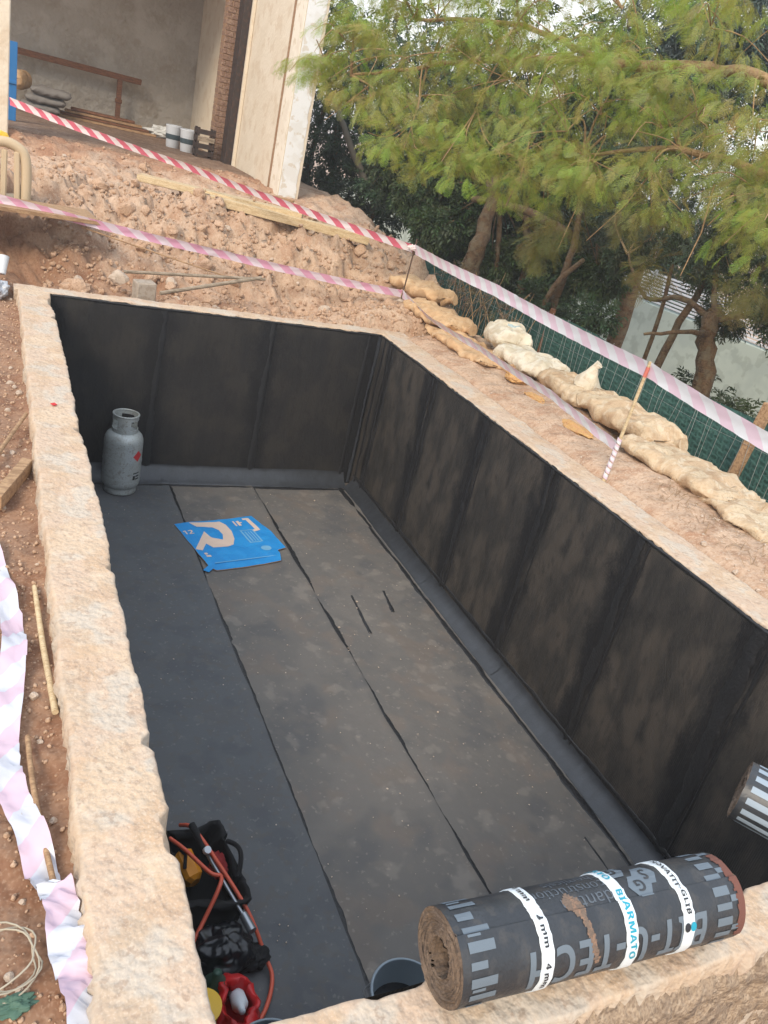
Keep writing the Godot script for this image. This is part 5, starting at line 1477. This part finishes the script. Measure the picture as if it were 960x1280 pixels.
func make_trees() -> void:
	var frond := frond_mesh(1)
	var broad := spray_mesh(2, 11, 0.42, 0.085)
	var narrow := spray_mesh(3, 13, 0.36, 0.05)
	# the feathery tree whose boughs hang over the fence from the right
	var f := thing("feathery_tree", "large feathery yellow-green tree with boughs hanging over the fence at upper right", "tree", Vector3.ZERO)
	limb(f, "trunk", [Vector3(6.3, -1.8, 3.1), Vector3(6.1, -0.4, 3.0), Vector3(5.8, 1.2, 2.9), Vector3(5.4, 2.4, 2.5)], 0.2, 0.12, M.bark)
	var l1 := [Vector3(5.4, 2.4, 2.5), Vector3(4.86, 2.68, 1.6), Vector3(4.87, 2.75, 0.94), Vector3(4.7, 2.7, 0.2), Vector3(4.4, 2.74, -0.2), Vector3(4.0, 2.86, -0.8), Vector3(3.3, 2.75, -1.6)]
	limb(f, "limb", l1, 0.055, 0.016, M.bark_pale)
	var l2 := [Vector3(4.87, 2.75, 0.94), Vector3(4.4, 2.66, 0.2), Vector3(3.86, 2.55, -0.7), Vector3(3.4, 2.36, -1.3), Vector3(2.75, 2.12, -1.6)]
	limb(f, "limb", l2, 0.05, 0.012, M.bark_pale)
	var l3 := [Vector3(5.4, 2.4, 2.5), Vector3(5.1, 3.1, 1.6), Vector3(4.8, 3.5, 0.6), Vector3(4.2, 3.6, -0.6)]
	limb(f, "limb", l3, 0.08, 0.02, M.bark)
	var l4 := [Vector3(5.6, 1.6, 2.7), Vector3(5.1, 2.0, 2.0), Vector3(4.6, 2.1, 1.2), Vector3(4.2, 1.9, 0.5)]
	limb(f, "limb", l4, 0.05, 0.012, M.bark_pale)
	var fc := [[2.62, 2.5, -1.63, 0.38], [2.42, 2.18, -1.78, 0.26], [2.85, 2.38, -1.15, 0.42], [3.26, 2.49, -0.66, 0.45], [2.85, 2.0, -1.2, 0.35], [3.08, 1.95, -0.62, 0.38], [3.05, 1.6, -0.68, 0.28], [3.38, 1.86, -0.19, 0.42], [3.64, 2.28, -0.02, 0.5], [3.63, 1.68, 0.07, 0.38], [3.88, 2.11, 0.47, 0.45], [3.89, 1.7, 0.46, 0.36], [4.08, 2.36, 0.76, 0.5], [4.12, 1.87, 0.75, 0.4], [4.35, 2.26, 1.09, 0.48], [4.33, 1.82, 1.18, 0.38], [4.51, 2.43, 1.39, 0.5], [4.54, 2.0, 1.51, 0.42], [4.68, 2.28, 1.81, 0.48], [4.71, 1.88, 1.95, 0.4], [3.88, 2.65, 0.17, 0.5], [4.28, 2.75, 0.71, 0.5], [3.6, 2.76, -0.22, 0.5], 
		[3.2, 2.9, -0.9, 0.45], [3.7, 3.15, -0.3, 0.5], [4.2, 3.2, 0.4, 0.55], [4.6, 3.1, 1.0, 0.55], [4.9, 3.2, 1.7, 0.6], [5.2, 2.9, 2.3, 0.6], [4.5, 3.6, 0.2, 0.6], [5.0, 2.3, 2.4, 0.5], [4.75, 1.75, 2.2, 0.3],  [2.9, 2.85, -1.6, 0.4], [2.8, 3.1, -1.4, 0.4], [3.3, 3.35, -1.0, 0.45], [3.9, 3.55, -0.6, 0.5]]
	var tones := [Color(0.35, 0.39, 0.11), Color(0.40, 0.40, 0.14), Color(0.32, 0.40, 0.09), Color(0.42, 0.385, 0.16), Color(0.35, 0.47, 0.09)]
	pad_crown(f, "crown", frond, M.feather, pads(fc, 9), 27, Vector2(0.08, 0.18), tones)
	crown(f, "dry_foliage", frond, M.feather, [[4.30, 1.55, 1.2, 0.22], [4.0, 1.35, 0.7, 0.2], [4.75, 1.25, 2.25, 0.2], [3.5, 2.3, -0.5, 0.4], [4.4, 1.2, 1.6, 0.15], [3.95, 1.15, 0.6, 0.12]], 46, Vector2(0.14, 0.24), [Color(0.2, 0.17, 0.07), Color(0.17, 0.16, 0.05)], 0.7)
	var spots := []
	for l in [l1, l2, l3, l4]: spots.append_array(l)
	twigs(f, spots, fc, M.bark_pale, 0.016)
	for q in [[Vector3(4.05, 1.9, 0.8), Vector3(4.02, 1.1, 0.78)], [Vector3(4.4, 1.9, 1.2), Vector3(4.2, 1.25, 0.9)], [Vector3(4.6, 1.9, 1.7), Vector3(4.55, 1.2, 1.75)], [Vector3(3.75, 1.9, 0.3), Vector3(3.72, 1.35, 0.25)]]:
		obj("hanging_twig", tube([q[0], q[0].lerp(q[1], 0.5) + Vector3(0.03, 0, 0.02), q[1]], [0.008, 0.006, 0.004], 6), M.bark_pale, f)
	# dark evergreen by the building
	var dark := [Color(0.042, 0.078, 0.045), Color(0.05, 0.09, 0.048), Color(0.04, 0.07, 0.044), Color(0.06, 0.1, 0.055)]
	var e := thing("evergreen_tree", "dark blue-green evergreen tree beside the white wall end", "tree", Vector3.ZERO)
	for q in [[Vector3(4.7, -1.3, -6.4), Vector3(4.6, 0.6, -6.4), Vector3(4.5, 2.2, -6.6)], [Vector3(5.2, -1.4, -5.9), Vector3(5.1, 0.6, -5.8), Vector3(4.9, 2.4, -5.8)], [Vector3(4.3, -1.0, -7.3), Vector3(4.4, 0.8, -7.2), Vector3(4.6, 2.6, -7.2)]]:
		limb(e, "stem", q, 0.07, 0.03, M.bark)
	limb(e, "limb", [Vector3(4.75, 0.95, -5.4), Vector3(4.35, 1.55, -5.6), Vector3(4.1, 2.0, -5.8), Vector3(3.7, 2.4, -6.0)], 0.055, 0.03, plain(rgb(96, 92, 84), 0.9))
	var ec := [[4.46, 1.99, -7.34, 0.7], [4.68, 2.75, -7.23, 0.7], [4.46, 1.06, -6.8, 0.6], [4.75, 1.42, -6.18, 0.55], [4.95, 2.16, -6.09, 0.65], [5.08, 1.05, -5.47, 0.55], [4.62, 0.55, -6.17, 0.5], [5.0, 1.7, -5.2, 0.5], [5.3, 3.0, -6.2, 0.8], [5.9, 1.9, -6.5, 0.8], [5.8, 0.9, -6.2, 0.7], [4.2, 3.4, -7.6, 0.7], [5.2, 0.2, -6.0, 0.5], [4.3, 0.3, -7.0, 0.5], [5.6, 2.6, -7.4, 0.9], [6.6, 1.2, -7.0, 0.8]]
	crown(e, "crown", broad, M.broad, ec, 330, Vector2(0.13, 0.22), dark, 0.3)
	# bushy tree with many stems in the middle
	var m := thing("bushy_tree", "dense green bushy tree with several bare stems behind the fence middle", "tree", Vector3.ZERO)
	var stems := [[Vector3(5.70, -1.5, -2.1), Vector3(5.78, 0.5, -2.16), Vector3(5.66, 1.15, -2.3), Vector3(5.6, 2.0, -2.6)], [Vector3(5.4, -1.5, -2.2), Vector3(5.45, 0.4, -2.3), Vector3(5.35, 1.3, -2.5)], [Vector3(5.9, -1.5, -1.4), Vector3(5.85, 0.3, -1.45), Vector3(5.95, 1.14, -1.55), Vector3(6.0, 1.9, -1.9)], [Vector3(5.72, -1.5, -1.6), Vector3(5.6, 0.3, -1.3), Vector3(6.05, 0.85, -1.4)]]
	for k in stems.size(): limb(m, "stem", stems[k], 0.06 if k % 2 == 0 else 0.045, 0.03, M.bark)
	limb(m, "stump_trunk", [Vector3(4.95, -1.4, -2.2), Vector3(4.96, 0.3, -2.12), Vector3(5.06, 0.85, -2.2), Vector3(5.2, 1.5, -2.5)], 0.15, 0.07, M.bark)
	limb(m, "limb", [Vector3(5.9, 1.1, -1.6), Vector3(5.5, 1.22, -2.1), Vector3(5.0, 1.2, -2.6)], 0.06, 0.04, M.bark)
	var mc := [[4.75, 1.05, -3.44, 0.4], [4.96, 1.46, -3.32, 0.5], [5.23, 1.92, -3.17, 0.6], [4.76, 0.72, -2.9, 0.3], [5.6, 1.5, -2.7, 0.45], [5.93, 2.01, -2.74, 0.6], [5.52, 1.6, -3.1, 0.6], [4.66, 1.31, -4.04, 0.45], [6.2, 1.75, -2.3, 0.55], [5.96, 2.55, -3.28, 0.7], [5.15, 2.44, -3.76, 0.6], [6.6, 1.2, -3.2, 0.7], [6.4, 2.4, -2.4, 0.7], [5.0, 0.6, -3.2, 0.32], [5.6, 3.2, -3.6, 0.8], [7.0, 2.0, -3.0, 0.8], [6.3, 3.1, -2.4, 0.7], [5.3, 0.95, -3.0, 0.4], [5.2, 0.35, -3.4, 0.4], [5.5, 0.7, -3.6, 0.5], [6.0, 0.9, -3.4, 0.55], [6.3, 0.4, -3.2, 0.5], [6.5, 0.9, -2.4, 0.45], [6.2, 0.55, -1.9, 0.35], [5.9, 0.75, -2.2, 0.35], [6.4, 0.7, -1.4, 0.3], [5.5, 0.5, -2.5, 0.3], [5.7, 0.2, -3.9, 0.5], [6.4, 0.1, -2.4, 0.4]]
	var mid_tones := [Color(0.052, 0.085, 0.03), Color(0.06, 0.098, 0.034), Color(0.045, 0.072, 0.026), Color(0.08, 0.115, 0.04)]
	crown(m, "crown", broad, M.broad, mc, 300, Vector2(0.12, 0.2), mid_tones, 0.45)
	twigs(m, [stems[0][3], stems[1][2], stems[2][3]], mc, M.bark, 0.018)
	# tree with a gnarled trunk at right
	var g := thing("gnarled_tree", "dark small-leaved tree with a gnarled short trunk behind the fence at right", "tree", Vector3.ZERO)
	limb(g, "trunk", [Vector3(6.2, -1.8, 1.0), Vector3(6.18, 0.05, 0.93), Vector3(6.14, 0.6, 0.8), Vector3(6.2, 0.85, 0.7)], 0.115, 0.075, M.bark)
	var gl := [[Vector3(6.17, 0.75, 0.75), Vector3(6.0, 0.85, 0.4), Vector3(5.9, 0.75, 0.0), Vector3(5.9, 1.1, -0.5)], [Vector3(6.17, 0.75, 0.75), Vector3(6.45, 1.0, 1.1), Vector3(6.5, 1.5, 1.2)], [Vector3(6.18, 0.8, 0.72), Vector3(6.4, 1.3, 0.3), Vector3(6.7, 1.9, 0.0)], [Vector3(6.17, 0.6, 0.8), Vector3(5.8, 0.62, 0.9), Vector3(5.4, 0.5, 0.7)]]
	for q in gl: limb(g, "limb", q, 0.035, 0.014, M.bark)
	limb(g, "stem", [Vector3(6.05, -1.6, 0.3), Vector3(6.22, 0.24, 0.22), Vector3(6.57, 0.86, 0.04), Vector3(6.8, 1.5, -0.2)], 0.05, 0.03, M.bark)
	limb(g, "stem", [Vector3(6.3, -1.6, -0.1), Vector3(6.3, 0.3, -0.1), Vector3(6.4, 1.1, -0.3)], 0.03, 0.02, M.bark)
	var gc := [[6.15, 1.6, -1.2, 0.4], [6.28, 1.35, -0.56, 0.36], [6.45, 1.25, 0.25, 0.4], [6.55, 1.6, 0.4, 0.42], [6.74, 1.86, -0.82, 0.5], [6.79, 2.14, -0.05, 0.55], [6.1, 1.1, -0.75, 0.22], [6.5, 1.15, 1.0, 0.35], [6.53, 2.24, -1.65, 0.6], [6.98, 2.64, -1.23, 0.7], [6.3, 1.75, 1.2, 0.4], [6.0, 1.45, 1.6, 0.35], [7.2, 1.6, 0.9, 0.6], [7.3, 2.5, 0.4, 0.8], [7.0, 0.9, 1.6, 0.4], [6.6, 1.1, -1.7, 0.4], [5.9, 1.8, 1.9, 0.4], [6.6, 2.6, 1.0, 0.7], [7.6, 1.5, -0.8, 0.5], [6.4, 0.98, 1.35, 0.25], [6.3, 0.85, 1.75, 0.25], [6.5, 0.75, 2.3, 0.3], [6.9, 0.7, 0.2, 0.25]]
	crown(g, "crown", narrow, M.broad, gc, 240, Vector2(0.11, 0.19), [Color(0.052, 0.075, 0.03), Color(0.06, 0.082, 0.034), Color(0.046, 0.066, 0.028), Color(0.08, 0.09, 0.042)], 0.7)
	twigs(g, [gl[0][3], gl[1][2], gl[2][2], gl[3][2]], gc, M.bark_pale, 0.015)
	# low shrubs
	var lows := [["leafy_shrub", "low leafy green shrub against the street wall left of the slatted railing", [[5.79, 0.30, -0.85, 0.25], [5.5, 0.3, -1.5, 0.22], [5.75, 0.38, -0.45, 0.2], [5.6, 0.02, -0.9, 0.3]], Vector3(5.6, -1.5, -0.9)], ["leafy_shrub", "low shrub growing under the gnarled trunk", [[6.5, -0.15, 1.2, 0.3], [6.3, -0.2, 1.8, 0.35], [6.6, -0.1, 0.5, 0.3], [6.5, -0.2, 2.4, 0.35]], Vector3(6.4, -1.8, 1.3)]]
	for k in 2:
		var q = lows[k]
		var s := thing(q[0], q[1], "shrub", Vector3.ZERO)
		for c in q[2]: limb(s, "stem", [q[3], (q[3] + Vector3(c[0], c[1], c[2])) * 0.5 + Vector3(rf(-0.1, 0.1), 0, rf(-0.1, 0.1)), Vector3(c[0], c[1], c[2])], 0.014, 0.005, M.bark, 6)
		crown(s, "foliage", broad, M.broad, q[2], 150, Vector2(0.10, 0.16), [Color(0.06, 0.098, 0.036), Color(0.05, 0.08, 0.032)] if k == 0 else [Color(0.045, 0.07, 0.03), Color(0.055, 0.08, 0.035)], 0.3)
	var ds := thing("dry_shrub", "dry brown leafless shrub at the end of the green net", "shrub", Vector3.ZERO)
	for k in 26:
		var o := Vector3(rf(4.2, 4.5), -0.3, rf(-1.6, 0.1))
		limb(ds, "stem", [o, o + Vector3(rf(-0.1, 0.15), 0.4, rf(-0.15, 0.15)), o + Vector3(rf(-0.2, 0.3), rf(0.6, 0.95), rf(-0.3, 0.3))], 0.006, 0.003, M.bark_pale, 5)
	crown(ds, "dry_leaves", narrow, M.broad, [[4.4, 0.4, -1.3, 0.28], [4.4, 0.35, -0.9, 0.26], [4.4, 0.28, -0.5, 0.24], [4.35, 0.15, -0.1, 0.2]], 60, Vector2(0.07, 0.12), [Color(0.16, 0.12, 0.07), Color(0.11, 0.08, 0.05), Color(0.22, 0.18, 0.12)], 0.3)
	# conifer at the top right, and the dark mass of trees beyond the street
	var c := thing("conifer_tree", "blue-green needle-leaved tree at the top right behind the feathery tree", "tree", Vector3.ZERO)
	limb(c, "trunk", [Vector3(8.4, -2.2, -3.0), Vector3(8.3, 1.5, -3.0), Vector3(8.3, 5.2, -3.0)], 0.16, 0.05, M.bark)
	crown(c, "crown", narrow, M.broad, [[8.1, 3.82, -2.73, 0.8], [8.07, 3.9, -2.05, 0.7], [8.4, 4.1, -3.77, 0.9], [8.14, 3.38, -2.1, 0.6], [8.13, 3.83, -4.03, 0.8], [8.4, 5.0, -3.0, 0.8], [8.6, 2.9, -3.4, 0.8]], 260, Vector2(0.2, 0.34), [Color(0.04, 0.065, 0.05), Color(0.055, 0.085, 0.065)], 0.9)
	var bg := []
	for k in 60:
		var z := lerpf(-24.0, 8.0, k / 59.0) + rf(-0.5, 0.5)
		bg.append([rf(13.6, 17.0), rf(-1.0, 4.6), z, rf(1.0, 1.7)])
	var far := Node3D.new(); far.name = "street_trees"; add_child(far)
	far.set_meta("kind", "stuff"); tag(far, "dark mass of trees beyond the pale street wall", "trees")
	crown(far, "leaf_mass", broad, M.broad, bg, 240, Vector2(0.3, 0.55), dark, 0.3)

# ---------------------------------------------------------------- main
func _ready() -> void:
	var cam := Camera3D.new()
	cam.name = "camera"
	cam.transform = Transform3D(Basis(Vector3(0.8950, 0.2200, 0.3888), Vector3(-0.0116, 0.8819, -0.4714), Vector3(-0.4465, 0.4177, 0.7914)).orthonormalized(), Vector3(-0.445, 1.691, 6.83))
	cam.fov = 65.14; cam.near = 0.05; cam.far = 1500.0
	add_child(cam); cam.current = true
	var env := Environment.new()
	var sky := Sky.new(); var sm := ProceduralSkyMaterial.new()
	sm.sky_top_color = Color(0.80, 0.84, 0.90); sm.sky_horizon_color = Color(0.94, 0.94, 0.93); sm.sky_curve = 0.2
	sm.ground_bottom_color = Color(0.45, 0.38, 0.32); sm.ground_horizon_color = Color(0.8, 0.78, 0.75)
	sm.sun_angle_max = 1.0
	sky.sky_material = sm
	env.background_mode = Environment.BG_SKY; env.sky = sky
	env.tonemap_mode = Environment.TONE_MAPPER_LINEAR; env.tonemap_exposure = 2.05
	env.fog_enabled = true; env.fog_density = 0.003; env.fog_light_color = Color(0.9, 0.91, 0.92)
	env.sdfgi_enabled = true; env.ssao_enabled = true; env.ssil_enabled = true
	var we := WorldEnvironment.new(); we.environment = env; we.name = "environment"; add_child(we)
	var sun := DirectionalLight3D.new()
	sun.name = "sun"; sun.light_energy = 0.5; sun.light_color = Color(1.0, 0.94, 0.86); sun.light_angular_distance = 20.0; sun.shadow_enabled = true
	add_child(sun)
	sun.look_at_from_position(Vector3(-5, 5.5, 5.5), Vector3.ZERO)

	rng.seed = 20240
	n_a.seed = 1; n_a.frequency = 0.9; n_a.fractal_octaves = 3
	n_b.seed = 2; n_b.frequency = 3.5; n_b.fractal_octaves = 3
	n_c.seed = 3; n_c.frequency = 11.0; n_c.fractal_octaves = 3
	make_materials()
	make_ground()
	make_tank()
	make_building()
	make_fences()
	make_trees()
	make_bank_things()
	make_rubble()
	make_gas_cylinder()
	make_cardboard()
	make_rolls()
	make_tools()
